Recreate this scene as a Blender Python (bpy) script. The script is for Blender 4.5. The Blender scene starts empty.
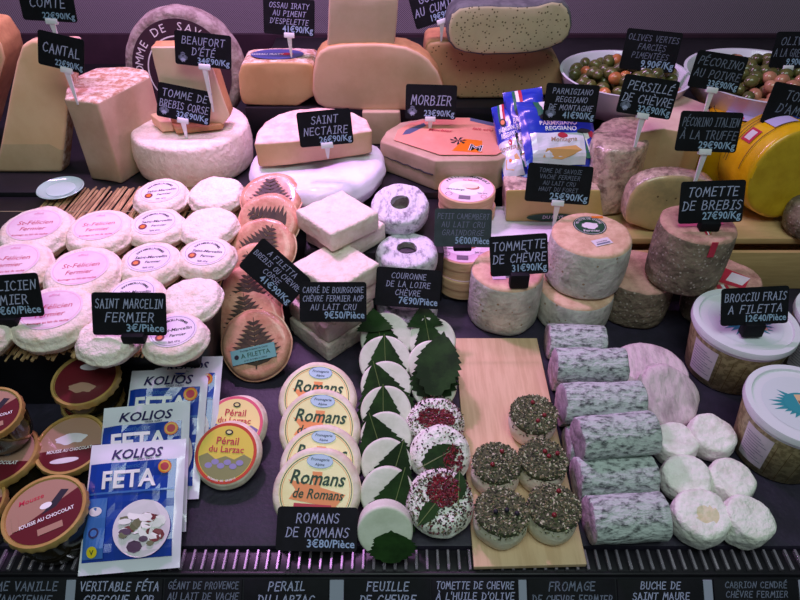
import bpy, bmesh, math, random
from mathutils import Vector, Matrix, noise
R = math.radians
C = bpy.context.scene.collection
# ------------------------------------------------------------------ camera
H = 0.62; PITCH = R(40); F = 643.0
sp, cp = math.sin(PITCH), math.cos(PITCH)
CAM = Vector((0, 0, H))
def ray(px, py):
    u = (px-400)/F; v = (py-300)/F
    return Vector((u, cp - v*sp, -sp - v*cp))
def P(px, py, z):            # point of the level z seen at a pixel
    d = ray(px, py); return CAM + d*((z-H)/d.z)
def PY(px, py, y):           # point of the upright plane y seen at a pixel
    d = ray(px, py); return CAM + d*(y/d.y)
def depth(p):
    q = Vector(p)-CAM; return q.y*cp - q.z*sp
cam = bpy.data.objects.new('camera', bpy.data.cameras.new('camera')); C.objects.link(cam)
cam.location = CAM; cam.rotation_euler = (R(90)-PITCH, 0, 0)
cam.data.sensor_width = 36; cam.data.lens = 36*F/800; cam.data.clip_start = .01
bpy.context.scene.camera = cam
vs = bpy.context.scene.view_settings
vs.view_transform = 'Standard'; vs.look = 'None'; vs.gamma = 1; vs.use_curve_mapping = False

# ------------------------------------------------------------------ materials
def lin(c):
    return tuple(((x/255)/12.92 if x/255 <= .04045 else ((x/255+.055)/1.055)**2.4) for x in c)
MATS = {}
def mat(name, c1, c2=None, scale=40, detail=5, lo=.4, hi=.6, rough=.6, bump=0, bscale=None, coat=0,
        metal=0, spot=None, sscale=150, sth=.25, stretch=(1,1,1), spec=.4, alpha=1, trans=0, vary=0, sss=0):
    if name in MATS: return MATS[name]
    m = bpy.data.materials.new(name); m.use_nodes = True; nt = m.node_tree; N = nt.nodes; L = nt.links
    b = N['Principled BSDF']
    c1 = (*lin(c1), 1)
    b.inputs['Base Color'].default_value = c1
    b.inputs['Roughness'].default_value = rough; b.inputs['Metallic'].default_value = metal
    b.inputs['Specular IOR Level'].default_value = spec
    b.inputs['Coat Weight'].default_value = coat; b.inputs['Coat Roughness'].default_value = .12
    b.inputs['Transmission Weight'].default_value = trans; b.inputs['Alpha'].default_value = alpha
    if sss:
        b.inputs['Subsurface Weight'].default_value = sss; b.inputs['Subsurface Scale'].default_value = .006
    if c2 or bump or spot:
        tc = N.new('ShaderNodeTexCoord'); mp = N.new('ShaderNodeMapping'); oi = N.new('ShaderNodeObjectInfo')
        ad = N.new('ShaderNodeVectorMath'); ad.operation = 'MULTIPLY_ADD'
        L.new(oi.outputs['Random'], ad.inputs[0]); ad.inputs[1].default_value = (7, 3, 5)
        L.new(tc.outputs['Object'], ad.inputs[2]); L.new(ad.outputs[0], mp.inputs[0])
        mp.inputs['Scale'].default_value = stretch
    col = None
    if c2:
        n = N.new('ShaderNodeTexNoise'); n.inputs['Scale'].default_value = scale; n.inputs['Detail'].default_value = detail
        n.inputs['Roughness'].default_value = .65
        L.new(mp.outputs[0], n.inputs[0])
        r = N.new('ShaderNodeValToRGB'); r.color_ramp.elements[0].position = lo; r.color_ramp.elements[1].position = hi
        r.color_ramp.elements[0].color = c1; r.color_ramp.elements[1].color = (*lin(c2), 1)
        L.new(n.outputs['Fac'], r.inputs[0]); col = r.outputs[0]; L.new(col, b.inputs['Base Color'])
    if spot:
        vz = N.new('ShaderNodeTexVoronoi'); vz.inputs['Scale'].default_value = sscale; L.new(mp.outputs[0], vz.inputs[0])
        lt = N.new('ShaderNodeMath'); lt.operation = 'LESS_THAN'; lt.inputs[1].default_value = sth
        L.new(vz.outputs['Distance'], lt.inputs[0])
        mx = N.new('ShaderNodeMix'); mx.data_type = 'RGBA'
        L.new(lt.outputs[0], mx.inputs['Factor'])
        if col: L.new(col, mx.inputs['A'])
        else: mx.inputs['A'].default_value = c1
        mx.inputs['B'].default_value = (*lin(spot), 1); L.new(mx.outputs['Result'], b.inputs['Base Color'])
    if bump:
        n2 = N.new('ShaderNodeTexNoise'); n2.inputs['Scale'].default_value = bscale or scale; n2.inputs['Detail'].default_value = 6
        L.new(mp.outputs[0], n2.inputs[0])
        bp = N.new('ShaderNodeBump'); bp.inputs['Strength'].default_value = bump; bp.inputs['Distance'].default_value = .004
        L.new(n2.outputs['Fac'], bp.inputs['Height']); L.new(bp.outputs[0], b.inputs['Normal'])
    MATS[name] = m; return m
def flat(name, c, rough=.5, **k): return mat(name, c, rough=rough, **k)

# ------------------------------------------------------------------ objects
def link(name, data=None, parent=None, mats=(), smooth=True, ang=40):
    o = bpy.data.objects.new(name, data); C.objects.link(o)
    if data is not None and smooth and hasattr(data, 'polygons'):
        data.polygons.foreach_set('use_smooth', [True]*len(data.polygons))
        data.set_sharp_from_angle(angle=R(ang))
    for m in mats: data.materials.append(m)
    if parent: o.parent = parent
    return o
def from_bm(name, bm, mats, parent=None, smooth=True, ang=40):
    me = bpy.data.meshes.new(name); bm.normal_update(); bm.to_mesh(me); bm.free()
    if not isinstance(mats, (list, tuple)): mats = [mats]
    return link(name, me, parent, mats, smooth, ang)
def tag(o, label, cat, group=None):
    o['label'] = label; o['category'] = cat
    if group: o['group'] = group
    return o
def thing(name, label, cat, M=None, group=None):
    o = bpy.data.objects.new(name, None); C.objects.link(o); o.empty_display_size = .02
    if M is not None: o.matrix_world = M
    return tag(o, label, cat, group)
def struct(o): o['kind'] = 'structure'; return o
T = Matrix.Translation
def RX(a): return Matrix.Rotation(R(a), 4, 'X')
def RY(a): return Matrix.Rotation(R(a), 4, 'Y')
def RZ(a): return Matrix.Rotation(R(a), 4, 'Z')

def rough_up(bm, amp, freq, seed=0, keep=None):
    for v in bm.verts:
        k = keep(v.co) if keep else 1
        if k <= 0: continue
        q = v.co*freq + Vector((seed*3.7, seed*1.3, seed*2.1))
        d = noise.noise_vector(q)*amp*k + noise.noise_vector(q*2.7)*amp*.4*k
        v.co += d
def lathe_bm(prof, segs=56, bm=None, M=None, wob=0, seed=0):
    bm = bm or bmesh.new(); rings = []; M = M or Matrix()
    for (r, z) in prof:
        if r < 1e-6: rings.append([bm.verts.new(M @ Vector((0, 0, z)))]); continue
        ring = []
        for i in range(segs):
            a = 2*math.pi*i/segs
            rr = r*(1 + wob*noise.noise(Vector((math.cos(a)*1.2+seed*5.1, math.sin(a)*1.2, seed))))
            ring.append(bm.verts.new(M @ Vector((rr*math.cos(a), rr*math.sin(a), z))))
        rings.append(ring)
    for a, b in zip(rings, rings[1:]):
        if len(a) == 1 and len(b) == 1: continue
        n = segs
        for i in range(n):
            j = (i+1) % n
            if len(a) == 1: bm.faces.new((a[0], b[j], b[i]))
            elif len(b) == 1: bm.faces.new((a[i], a[j], b[0]))
            else: bm.faces.new((a[i], a[j], b[j], b[i]))
    return bm
def wheel_prof(r, h, rd, bulge=0, dome=0, rings=6, r_in=0):
    p = [(r_in, 0)]
    for k in range(1, rings): p.append((r_in+(r-rd-r_in)*k/rings, 0))
    for k in range(5):
        a = math.pi/2*k/4; p.append((r-rd+rd*math.sin(a), rd-rd*math.cos(a)))
    for k in (1, 2, 3, 4): 
        t = k/5; p.append((r+bulge*math.sin(math.pi*t), rd+(h-2*rd)*t))
    for k in range(5):
        a = math.pi/2*k/4; p.append((r-rd+rd*math.cos(a), h-rd+rd*math.sin(a)))
    for k in range(rings-1, 0, -1):
        q = r_in+(r-rd-r_in)*k/rings; p.append((q, h+dome*(1-(q/r)**2)))
    p.append((r_in, h+dome if r_in == 0 else h))
    if r_in > 0: p.append((r_in, 0))
    return p
def wheel_bm(r, h, rd=.008, bulge=0, dome=0, amp=.001, freq=60, seed=0, flat_top=False, wob=.03, segs=56, r_in=0, rings=6):
    bm = lathe_bm(wheel_prof(r, h, rd, bulge, dome, rings, r_in), segs, wob=wob, seed=seed)
    keep = None
    if flat_top: keep = lambda c: 0 if (c.z > h-.0015 and math.hypot(c.x, c.y) < r*.86) else 1
    rough_up(bm, amp, freq, seed, keep)
    if r_in: bmesh.ops.remove_doubles(bm, verts=bm.verts, dist=1e-6)
    lo = min(v.co.z for v in bm.verts)
    for v in bm.verts: v.co.z -= lo*(1-v.co.z/h) if v.co.z < h else 0
    return bm
def box_bm(x0, x1, y0, y1, z0, z1, bev=0, seg=2, bm=None, M=None):
    own = bm is None; bm = bm or bmesh.new(); M = M or Matrix()
    g = bmesh.ops.create_cube(bm, size=1)['verts']
    for v in g: v.co = Vector((x0+(v.co.x+.5)*(x1-x0), y0+(v.co.y+.5)*(y1-y0), z0+(v.co.z+.5)*(z1-z0)))
    if bev:
        es = list({e for v in g for e in v.link_edges})
        r = bmesh.ops.bevel(bm, geom=es, offset=bev, segments=seg, affect='EDGES', profile=.5)
        g = list({v for f in r['faces'] for v in f.verts} | {v for v in g if v.is_valid})
    for v in g: v.co = M @ v.co
    return bm
def prism_bm(pts, z0, z1, bev=.003, seg=3, cuts=0, amp=0, freq=40, seed=0, bm=None, axis='z'):
    """extrude a polygon; axis z: pts are (x,y); axis y: pts are (x,z) and z0..z1 run along y"""
    bm = bm or bmesh.new(); n = len(pts)
    f3 = (lambda p, q: Vector((p[0], p[1], q))) if axis == 'z' else (lambda p, q: Vector((p[0], q, p[1])))
    a = [bm.verts.new(f3(p, z0)) for p in pts]; b = [bm.verts.new(f3(p, z1)) for p in pts]
    bm.faces.new(a); bm.faces.new(b)
    for i in range(n): bm.faces.new((a[i], a[(i+1) % n], b[(i+1) % n], b[i]))
    bmesh.ops.recalc_face_normals(bm, faces=bm.faces)
    if bev: bmesh.ops.bevel(bm, geom=[e for e in bm.edges if e.calc_face_angle(0) > .5], offset=bev, segments=seg, affect='EDGES', profile=.5)
    if amp:
        bmesh.ops.triangulate(bm, faces=[f for f in bm.faces if len(f.verts) > 4])
        for _ in range(cuts):
            es = [e for e in bm.edges if e.calc_length() > .012]
            if es: bmesh.ops.subdivide_edges(bm, edges=es, cuts=1, use_grid_fill=True)
            bmesh.ops.triangulate(bm, faces=[f for f in bm.faces if len(f.verts) > 3])
        rough_up(bm, amp, freq, seed)
    bmesh.ops.recalc_face_normals(bm, faces=bm.faces)
    return bm
def tube_bm(pts, r, segs=8, bm=None):
    bm = bm or bmesh.new(); rings = []
    pts = [Vector(p) for p in pts]; rs = r if isinstance(r, (list, tuple)) else [r]*len(pts)
    for i, p in enumerate(pts):
        t = (pts[min(i+1, len(pts)-1)]-pts[max(i-1, 0)]).normalized()
        u = t.cross(Vector((0, 0, 1)) if abs(t.z) < .9 else Vector((1, 0, 0))).normalized(); w = t.cross(u)
        rings.append([bm.verts.new(p+(u*math.cos(2*math.pi*k/segs)+w*math.sin(2*math.pi*k/segs))*rs[i]) for k in range(segs)])
    for a, b in zip(rings, rings[1:]):
        for k in range(segs): bm.faces.new((a[k], a[(k+1) % segs], b[(k+1) % segs], b[k]))
    bm.faces.new(rings[0][::-1]); bm.faces.new(rings[-1]); return bm
def smooth_poly(pts, n=3):
    for _ in range(n):
        q = []
        for i, p in enumerate(pts):
            s = pts[(i+1) % len(pts)]
            q.append((p[0]*.75+s[0]*.25, p[1]*.75+s[1]*.25)); q.append((p[0]*.25+s[0]*.75, p[1]*.25+s[1]*.75))
        pts = q
    return pts

# ------------------------------------------------------------------ lettering
ST = {
'A':'0,0 2.6,10 5.6,0;1,3.6 4.8,3.8','B':'0,0 .4,10 3.6,9.6 4.6,7.6 3,5.6 .3,5.2;3,5.6 5.2,3.8 4.4,.8 2,0 0,0',
'C':'5.4,8.4 3.8,10 1.4,8.6 0,5 .8,1.4 3,0 5.4,1.4','D':'.2,0 .5,10;-.3,9.8 3.2,9.2 5.4,6.2 4.8,2.2 2.4,.2 -.3,0',
'E':'5,9.8 .5,10 .2,0 4.8,.2;.3,5.1 4,5.3','F':'5,9.8 .6,10 .2,0;.4,5.2 3.8,5.4','G':'5.4,8.6 3.6,10 1.2,8.4 0,4.8 1,1.2 3.4,0 5.4,1.6 5.2,4.4 3.2,4.4',
'H':'.4,10 .2,0;5.2,10 5,0;.3,5 5.1,5.4','I':'.6,9.8 4,10;2.4,9.9 2.1,.1;.4,0 4,.2','J':'4.6,10 4.4,2.4 3,0 1,.4 0,2.4','K':'.4,10 .2,0;4.8,9.8 .5,4.8 5,0',
'L':'.6,10 .2,.2 4.8,.4','M':'0,0 1.2,10 3.4,3.6 5.8,10 6.8,0','N':'0,0 .6,10 4.8,.4 5.4,10','O':'3,10 .9,8.4 0,5 .8,1.4 2.8,0 4.8,1.2 5.8,5 5,8.6 3,10',
'P':'.2,0 .5,10 3.8,9.6 5,7.4 3.8,5 .4,4.4','Q':'3,10 .9,8.4 0,5 .8,1.4 2.8,0 4.8,1.2 5.8,5 5,8.6 3,10;3.6,2.6 6,-.8','R':'.2,0 .5,10 3.8,9.6 4.8,7.4 3.6,5.2 .4,4.8;2.4,4.9 5.4,0',
'S':'4.8,8.8 2.8,10 .7,8.8 .8,6.4 4,4.4 4.8,2.2 3.2,0 .9,.2 0,1.6','T':'0,9.8 5.6,10;2.9,9.9 2.6,0','U':'.3,10 .2,3 1.4,.2 3.6,.1 4.8,2.6 5,10','V':'0,10 2.6,0 5.4,10',
'W':'0,10 1.6,0 3.6,7 5.2,0 7.2,10','X':'0,0 5.2,10;.2,10 5,0','Y':'0,10 2.6,5.2 5.4,10;2.6,5.2 2.4,0','Z':'.4,9.8 5.2,10 .2,.2 5.2,.3',"'":'.8,11 .4,8','-':'.4,5 3.2,5.2',
'.':'.3,0 .7,.3',' ':'','(':'2,11 .6,5 2,-1',')':'.4,11 1.8,5 .4,-1'}
ACC = {'É':('E','2,11.4 4,13.2'),'È':('E','1.6,13.2 3.4,11.4'),'À':('A','1.6,13 3.2,11.2'),'Ê':('E','1,11.4 2.6,13 4,11.4')}
def glyph(ch):
    extra = ''
    if ch in ACC: base, extra = ACC[ch]; s = ST[base]+';'+extra
    else: s = ST.get(ch, '')
    ls = [[tuple(map(float, p.split(','))) for p in l.split()] for l in s.split(';') if l.strip()]
    w = max([p[0] for l in ls for p in l], default=3.2)
    return ls, w
_rng = random.Random(5)
def chalk_segments(text):
    x = 0; out = []
    for ch in text:
        ls, w = glyph(ch)
        dy = _rng.uniform(-.4, .4); sl = _rng.uniform(.06, .2)
        for l in ls: out.append([(x+p[0]+p[1]*sl, p[1]+dy) for p in l])
        x += w+2.3
    return out, max(x-2.3, 1)
_fc = {}
def font_mesh(text, bold=0.0):
    k = (text, bold)
    if k in _fc: return _fc[k]
    cu = bpy.data.curves.new('t', 'FONT'); cu.body = text; cu.size = 1; cu.offset = bold; cu.resolution_u = 2
    ob = bpy.data.objects.new('t', cu); C.objects.link(ob)
    dg = bpy.context.evaluated_depsgraph_get(); me = bpy.data.meshes.new_from_object(ob.evaluated_get(dg))
    vsx = [tuple(v.co[:2]) for v in me.vertices]; fs = [tuple(p.vertices) for p in me.polygons]
    C.objects.unlink(ob); bpy.data.objects.remove(ob); bpy.data.curves.remove(cu); bpy.data.meshes.remove(me)
    w = max([v[0] for v in vsx], default=.5); x0 = min([v[0] for v in vsx], default=0)
    _fc[k] = ([(v[0]-x0, v[1]) for v in vsx], fs, w-x0); return _fc[k]
class Print:
    """flat artwork: stacked coloured shapes and letters in one mesh; fn maps (x, y, height) to 3-D"""
    def __init__(s, fn=None, z=0.0, step=.00009):
        s.v = []; s.f = []; s.mi = []; s.mats = []; s.z = z; s.step = step
        s.fn = fn or (lambda x, y, h: (x, y, h))
    def _m(s, m):
        if m not in s.mats: s.mats.append(m)
        return s.mats.index(m)
    def add(s, vs_, fs, m):
        o = len(s.v); k = s._m(m)
        s.v += [s.fn(x, y, s.z) for x, y in vs_]; s.f += [tuple(i+o for i in f) for f in fs]; s.mi += [k]*len(fs)
        s.z += s.step
    def poly(s, pts, m): s.add(pts, [tuple(range(len(pts)))], m)
    def rect(s, x0, y0, x1, y1, m, nx=1):
        if nx == 1: return s.poly([(x0, y0), (x1, y0), (x1, y1), (x0, y1)], m)
        vs_ = []; fs = []
        for i in range(nx+1):
            x = x0+(x1-x0)*i/nx; vs_ += [(x, y0), (x, y1)]
            if i: fs.append((2*i-2, 2*i, 2*i+1, 2*i-1))
        s.add(vs_, fs, m)
    def disc(s, x, y, rx, ry, m, n=40, wob=0, seed=0):
        pts = []
        for i in range(n):
            a = 2*math.pi*i/n; k = 1+wob*noise.noise(Vector((math.cos(a)*2+seed, math.sin(a)*2, seed)))
            pts.append((x+rx*k*math.cos(a), y+ry*k*math.sin(a)))
        s.poly(pts, m)
    def ring(s, x, y, r, w, m, n=48, ry=None):
        vs_ = []; fs = []; ry = ry or r
        for i in range(n):
            a = 2*math.pi*i/n; c, d = math.cos(a), math.sin(a)
            vs_ += [(x+r*c, y+ry*d), (x+(r-w)*c, y+(ry-w)*d)]
            j = (i+1) % n; fs.append((2*i, 2*j, 2*j+1, 2*i+1))
        s.add(vs_, fs, m)
    def text(s, t, x, y, size, m, shear=0, bold=.01, al='c', rot=0, sx=1, maxw=None):
        vs_, fs, w = font_mesh(t, bold)
        if maxw and w*size*sx > maxw: sx = maxw/(w*size)
        o = {'c': w/2, 'l': 0, 'r': w}[al]; c, d = math.cos(R(rot)), math.sin(R(rot)); q = []
        for (a, b) in vs_:
            X = (a-o+b*shear)*size*sx; Y = b*size; q.append((x+X*c-Y*d, y+X*d+Y*c))
        if fs: s.add(q, fs, m)
    def chalk(s, t, x, y, size, m, maxw, lw=.095, al='c', rot=0):
        """hand-written capitals, size = cap height"""
        ls, w = chalk_segments(t); k = size/10; kx = min(k*1.05, maxw/w)
        o = {'c': w/2, 'l': 0, 'r': w}[al]; vs_ = []; fs = []; hw = lw*size/2*min(1, .55+.45*kx/k)
        for l in ls:
            l = [((a-o)*kx, b*k) for a, b in l]
            for (a, b), (c, d) in zip(l, l[1:]):
                L_ = math.hypot(c-a, d-b) or 1; tx, ty = (c-a)/L_*hw, (d-b)/L_*hw
                i = len(vs_)
                vs_ += [(a-tx-ty, b-ty+tx), (a-tx+ty, b-ty-tx), (c+tx+ty, d+ty-tx), (c+tx-ty, d+ty+tx)]
                fs.append((i, i+1, i+2, i+3))
        cr, sr = math.cos(R(rot)), math.sin(R(rot))
        if fs: s.add([(x+a*cr-b*sr, y+a*sr+b*cr) for a, b in vs_], fs, m)
    def arc_text(s, t, x, y, r, a0, a1, size, m, inward=False, bold=.01):
        n = len(t)
        for i, ch in enumerate(t):
            if ch == ' ': continue
            a = a0+(a1-a0)*(i+.5)/n
            px, py = x+r*math.cos(R(a)), y+r*math.sin(R(a))
            s.text(ch, px, py, size, m, rot=a-90 if not inward else a+90, bold=bold)
            s.z -= s.step
        s.z += s.step
    def build(s, name, parent=None):
        me = bpy.data.meshes.new(name); me.from_pydata(s.v, [], s.f)
        o = link(name, me, parent, s.mats, smooth=False)
        me.polygons.foreach_set('material_index', s.mi); me.update()
        return o

def frame2(a, b, roll=0):
    """origin a, local y towards b, local x level, local z up-ish"""
    a = Vector(a); b = Vector(b); y = (b-a).normalized(); x = y.cross(Vector((0, 0, 1))).normalized(); z = x.cross(y)
    M = Matrix((x, y, z)).transposed().to_4x4(); M.translation = a
    return M @ RY(roll), (b-a).length
def disc_pose(px, py, w, h, tilt=0, z0=0, ztop=None, rz=0, spin=0):
    """stand a disc so that the centre of its top is seen at a pixel and its lowest rim touches z0"""
    r = .04; M = RZ(rz) @ RX(tilt); n = M @ Vector((0, 0, 1))
    for _ in range(12):
        zt = ztop if ztop is not None else z0 + r*math.sin(R(abs(tilt))) + h*math.cos(R(tilt))
        p = P(px, py, zt); r = w*depth(p)/F/2
    return T(p - n*h) @ M @ RZ(spin), r
# ================================================================== materials
rng = random.Random(11)
m_deck = mat('slate deck', (34,30,44), (44,38,56), scale=30, rough=.55, bump=.15, bscale=200)
m_black = mat('black laminate', (22,21,26), (30,28,34), scale=20, rough=.4)
m_card = mat('chalkboard', (10,11,16), (16,17,23), scale=60, rough=.7, spec=.2)
m_cardg = mat('grey green chalkboard', (44,58,60), (52,66,68), scale=60, rough=.6)
m_chalk = flat('white chalk', (168,172,205), .8)
m_chalk2 = flat('dim chalk', (112,118,140), .8)
m_price = flat('price print', (150,175,205), .7)
m_clip = flat('white plastic', (235,235,240), .35)
m_white = flat('white print', (240,240,240), .5)
m_ink = flat('black ink', (30,28,40), .6)
m_navy = flat('navy ink', (35,30,85), .5)
m_red = flat('red ink', (190,45,70), .5)
m_green = flat('green ink', (30,75,50), .5)
m_straw = mat('straw', (208,176,128), (150,120,84), scale=90, rough=.6, stretch=(3,.3,3))
m_mar = mat('soft bloomy rind', (236,226,212), (222,204,178), scale=60, lo=.42, hi=.72, rough=.65, bump=1.0, bscale=110)
m_marp = mat('soft white rind', (240,230,218), (226,212,188), scale=70, lo=.45, hi=.7, rough=.6, bump=.9, bscale=150)
m_paper = mat('label paper', (228,222,228), (218,208,218), scale=25, rough=.5)
m_ppaper = mat('pinkish label paper', (232,214,222), (224,198,212), scale=25, rough=.5)
m_fern = mat('orange rind in film', (222,172,140), (196,136,108), scale=45, rough=.45, coat=.5, bump=.4, bscale=80)
m_frond = mat('dried fern', (58,48,40), (80,62,48), scale=100, rough=.6)
m_carre = mat('square rind', (236,225,210), (220,203,180), scale=80, lo=.4, hi=.75, rough=.65, bump=.8, bscale=160)
m_ring = mat('grey ring rind', (214,214,220), (128,126,138), scale=130, lo=.5, hi=.68, rough=.7, bump=.9, bscale=180, stretch=(1,.5,1))
m_core = mat('ring hole rind', (150,140,135), (120,110,108), scale=90, rough=.8, bump=.5)
m_box = mat('poplar box', (228,190,150), (212,170,130), scale=30, rough=.6, stretch=(1,1,8))
m_ash = mat('grey mould rind', (206,206,194), (150,150,140), scale=45, lo=.42, hi=.75, rough=.8, bump=.7, bscale=140, spot=(150,130,100), sscale=70, sth=.12)
m_ashtop = mat('tan cheese top', (226,190,160), (205,165,135), scale=60, rough=.75, bump=.5, bscale=120)
m_brebis = mat('natural brown rind', (146,130,110), (92,80,66), scale=38, lo=.38, hi=.66, rough=.85, bump=1.0, bscale=120, spot=(170,160,146), sscale=160, sth=.22)
m_brebtop = mat('rose tan rind', (204,160,142), (150,108,94), scale=50, lo=.4, hi=.72, rough=.8, bump=.8, bscale=100)
m_logr = mat('ash log rind', (190,200,196), (84,88,90), scale=150, detail=9, lo=.47, hi=.64, rough=.85, bump=1.0, bscale=150, stretch=(.7,1.3,1.3))
m_loge = mat('ash log end', (186,172,180), (140,128,138), scale=80, rough=.85, bump=.6, bscale=140)
m_ashc = mat('grey wrinkled rind', (214,196,200), (160,140,148), scale=60, lo=.45, hi=.72, rough=.85, bump=1.0, bscale=130, stretch=(1,.4,1))
m_fresh = mat('fresh white cheese', (240,242,232), (206,208,190), scale=55, lo=.45, hi=.8, rough=.65, bump=1.0, bscale=120)
m_herbw = mat('herb cheese side', (226,222,200), (205,200,172), scale=60, lo=.4, hi=.75, rough=.65, bump=.6, bscale=100)
m_h = [flat('herb olive', (74,80,52), .8), flat('herb dark', (40,44,28), .8), flat('herb tan', (120,116,80), .8), flat('herb pale', (180,182,150), .8)]
m_berry = flat('dried berry', (120,22,32), .4, coat=.3)
m_cran = mat('cranberry crumbs', (96,20,34), (70,12,24), scale=200, rough=.5)
m_leaf = mat('vine leaf', (38,66,30), (26,46,22), scale=30, rough=.7, bump=.15, bscale=90, spec=.1)
m_leafv = flat('leaf vein', (100,120,66), .5)
m_board = mat('poplar board', (214,184,146), (200,168,130), scale=22, rough=.6, stretch=(6,.5,1))
m_rom = mat('romans rind', (234,226,206), (220,206,180), scale=60, rough=.6, bump=.5)
m_gold = mat('gold lid', (206,172,104), (186,150,84), scale=30, rough=.35, metal=.3, spec=.5)
m_jar = flat('dark glass', (44,36,20), .15, coat=.5)
m_maroon = flat('maroon print', (98,28,38), .3, coat=.7)
m_tanp = flat('tan print', (172,134,114), .3, coat=.7)
m_pack = flat('white foil', (226,228,238), .2, coat=1)
m_blue = flat('blue print', (20,60,160), .2, coat=1)
m_lblue = flat('light blue print', (60,110,180), .28, coat=.6)
m_orange = flat('orange seal', (226,120,30), .35)
m_yel = flat('yellow print', (222,205,40), .35)
m_pale = mat('pale cheese paste', (228,192,158), (218,180,144), scale=18, rough=.5, bump=.1, bscale=60)
m_peach = mat('yellow cheese paste', (252,206,166), (246,196,154), scale=14, rough=.5)
m_cant = mat('olive toned paste', (200,172,146), (188,158,132), scale=14, rough=.55, bump=.15, bscale=60)
m_rindp = mat('speckled rind', (186,140,110), (240,222,205), scale=90, lo=.42, hi=.62, rough=.8, bump=.8, bscale=120)
m_rindo = mat('orange rind', (206,156,104), (184,134,90), scale=30, rough=.5, bump=.2)
m_ossau = mat('ossau paste', (216,172,124), (206,160,112), scale=16, rough=.5)
m_wheelw = mat('white rind wheel', (238,224,210), (220,200,182), scale=70, lo=.42, hi=.75, rough=.75, bump=.8, bscale=120)
m_cloth = mat('white wrapping paper', (236,236,244), (222,222,234), scale=20, rough=.4, bump=1.0, bscale=26, coat=.2)
m_savrind = mat('grey savoie rind', (170,155,150), (130,112,108), scale=60, rough=.85, bump=.8, bscale=100)
m_savf = flat('dark plum label', (52,30,44), .5)
m_cumin = mat('cumin paste', (212,170,128), (202,158,118), scale=14, rough=.5, spot=(96,66,40), sscale=130, sth=.17)
m_truf = mat('herbed pale paste', (198,188,150), (186,176,140), scale=14, rough=.5, spot=(100,92,60), sscale=170, sth=.24)
m_grind = mat('dark grey green rind', (96,100,100), (70,74,76), scale=40, rough=.7, bump=.4)
m_morb = mat('morbier side paste', (190,164,138), (174,148,122), scale=24, rough=.5, bump=.2)
m_morbt = mat('salmon label', (232,158,136), (224,146,126), scale=14, rough=.25, coat=.7)
m_wrap = mat('rind under film', (216,184,168), (140,112,104), scale=85, lo=.42, hi=.64, rough=.3, coat=.9, bump=1.0, bscale=90)
m_pec = mat('pepper pecorino paste', (212,184,140), (204,174,130), scale=14, rough=.5, spot=(110,80,60), sscale=75, sth=.09)
m_ywax = mat('yellow wax', (240,190,20), (225,170,10), scale=20, rough=.3, coat=.5, bump=.2, bscale=50)
m_ycut = mat('golden cut face', (206,168,40), (190,150,30), scale=30, rough=.4, bump=.15)
m_bowl = flat('white bowl', (226,226,236), .25, coat=.4)
m_ol = [mat('green olive', (104,102,52), (78,78,40), scale=50, rough=.25, coat=.5), mat('red orange olive', (196,124,70), (170,100,56), scale=50, rough=.25, coat=.5), mat('pink brown olive', (196,140,110), (165,110,84), scale=50, rough=.25, coat=.5)]
m_tub = flat('white tub plastic', (232,232,240), .3, coat=.3)
m_tubs = mat('wicker print', (176,162,120), (138,124,86), scale=160, detail=2, lo=.45, hi=.55, rough=.4, stretch=(1,1,1))
m_teal = flat('teal print', (60,150,165), .4)
m_tlabel = flat('teal label paper', (110,170,165), .5)
m_crate = mat('crate wood', (206,172,120), (190,156,106), scale=18, rough=.65, stretch=(.6,2,6))
m_steel = flat('polished slot bar', (200,190,205), .25, metal=.8)
m_film = flat('clear film', (235,235,245), .15, alpha=.35, coat=1)
m_railw = flat('dark rail', (28,28,34), .4)

# ================================================================== counter
def plank(name, x0, x1, y0, y1, z0, z1, m, bev=.002):
    return struct(from_bm(name, box_bm(x0, x1, y0, y1, z0, z1, bev), m))
YG = P(400, 546, 0).y; YG0 = P(400, 571, 0).y
plank('display_deck', -.95, .95, YG, 1.46, -.03, 0, m_deck)
TB = .10
plank('display_tier', -.95, -.238, .535, .88, 0, TB-.006, m_black)
plank('display_tier', -.95, .06, .883, 1.46, 0, TB, m_black)
plank('display_tier', .0605, .1905, .905, 1.46, 0, TB, m_black)
plank('display_tier', .192, .95, .883, 1.46, 0, TB-.02, m_black)
TC = .158
plank('display_riser', -.27, .95, 1.07, 1.44, TB+.0005, TC, m_black)
plank('display_riser', -.135, .062, .735, .88, 0.0005, .09, m_black)
plank('display_riser', .065, .155, .82, .895, 0.0005, .060, m_black)
plank('display_riser', .065, .115, .74, .805, 0.0005, .008, m_black)
# perforated back wall
def wall_mat():
    m = mat('perforated metal', (150,135,150), rough=.4, metal=.2); nt = m.node_tree; N = nt.nodes; L = nt.links; b = N['Principled BSDF']
    tc = N.new('ShaderNodeTexCoord'); sx = N.new('ShaderNodeSeparateXYZ'); L.new(tc.outputs['Object'], sx.inputs[0])
    def s(out):
        a = N.new('ShaderNodeMath'); a.operation = 'MULTIPLY'; a.inputs[1].default_value = 2*math.pi/.0042; L.new(out, a.inputs[0])
        c = N.new('ShaderNodeMath'); c.operation = 'SINE'; L.new(a.outputs[0], c.inputs[0]); return c.outputs[0]
    k = N.new('ShaderNodeMath'); k.operation = 'MULTIPLY'; L.new(s(sx.outputs['X']), k.inputs[0]); L.new(s(sx.outputs['Z']), k.inputs[1])
    r = N.new('ShaderNodeValToRGB'); r.color_ramp.elements[0].position = .15; r.color_ramp.elements[1].position = .3
    r.color_ramp.elements[0].color = (*lin((150,135,150)), 1); r.color_ramp.elements[1].color = (*lin((60,48,60)), 1)
    L.new(k.outputs[0], r.inputs[0]); L.new(r.outputs[0], b.inputs['Base Color']); return m
m_perf = wall_mat()
zw = PY(400, 33, 1.45).z
struct(from_bm('wall_back', box_bm(-1.1, 1.1, 1.45, 1.47, zw, 1.0), m_perf))
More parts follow.
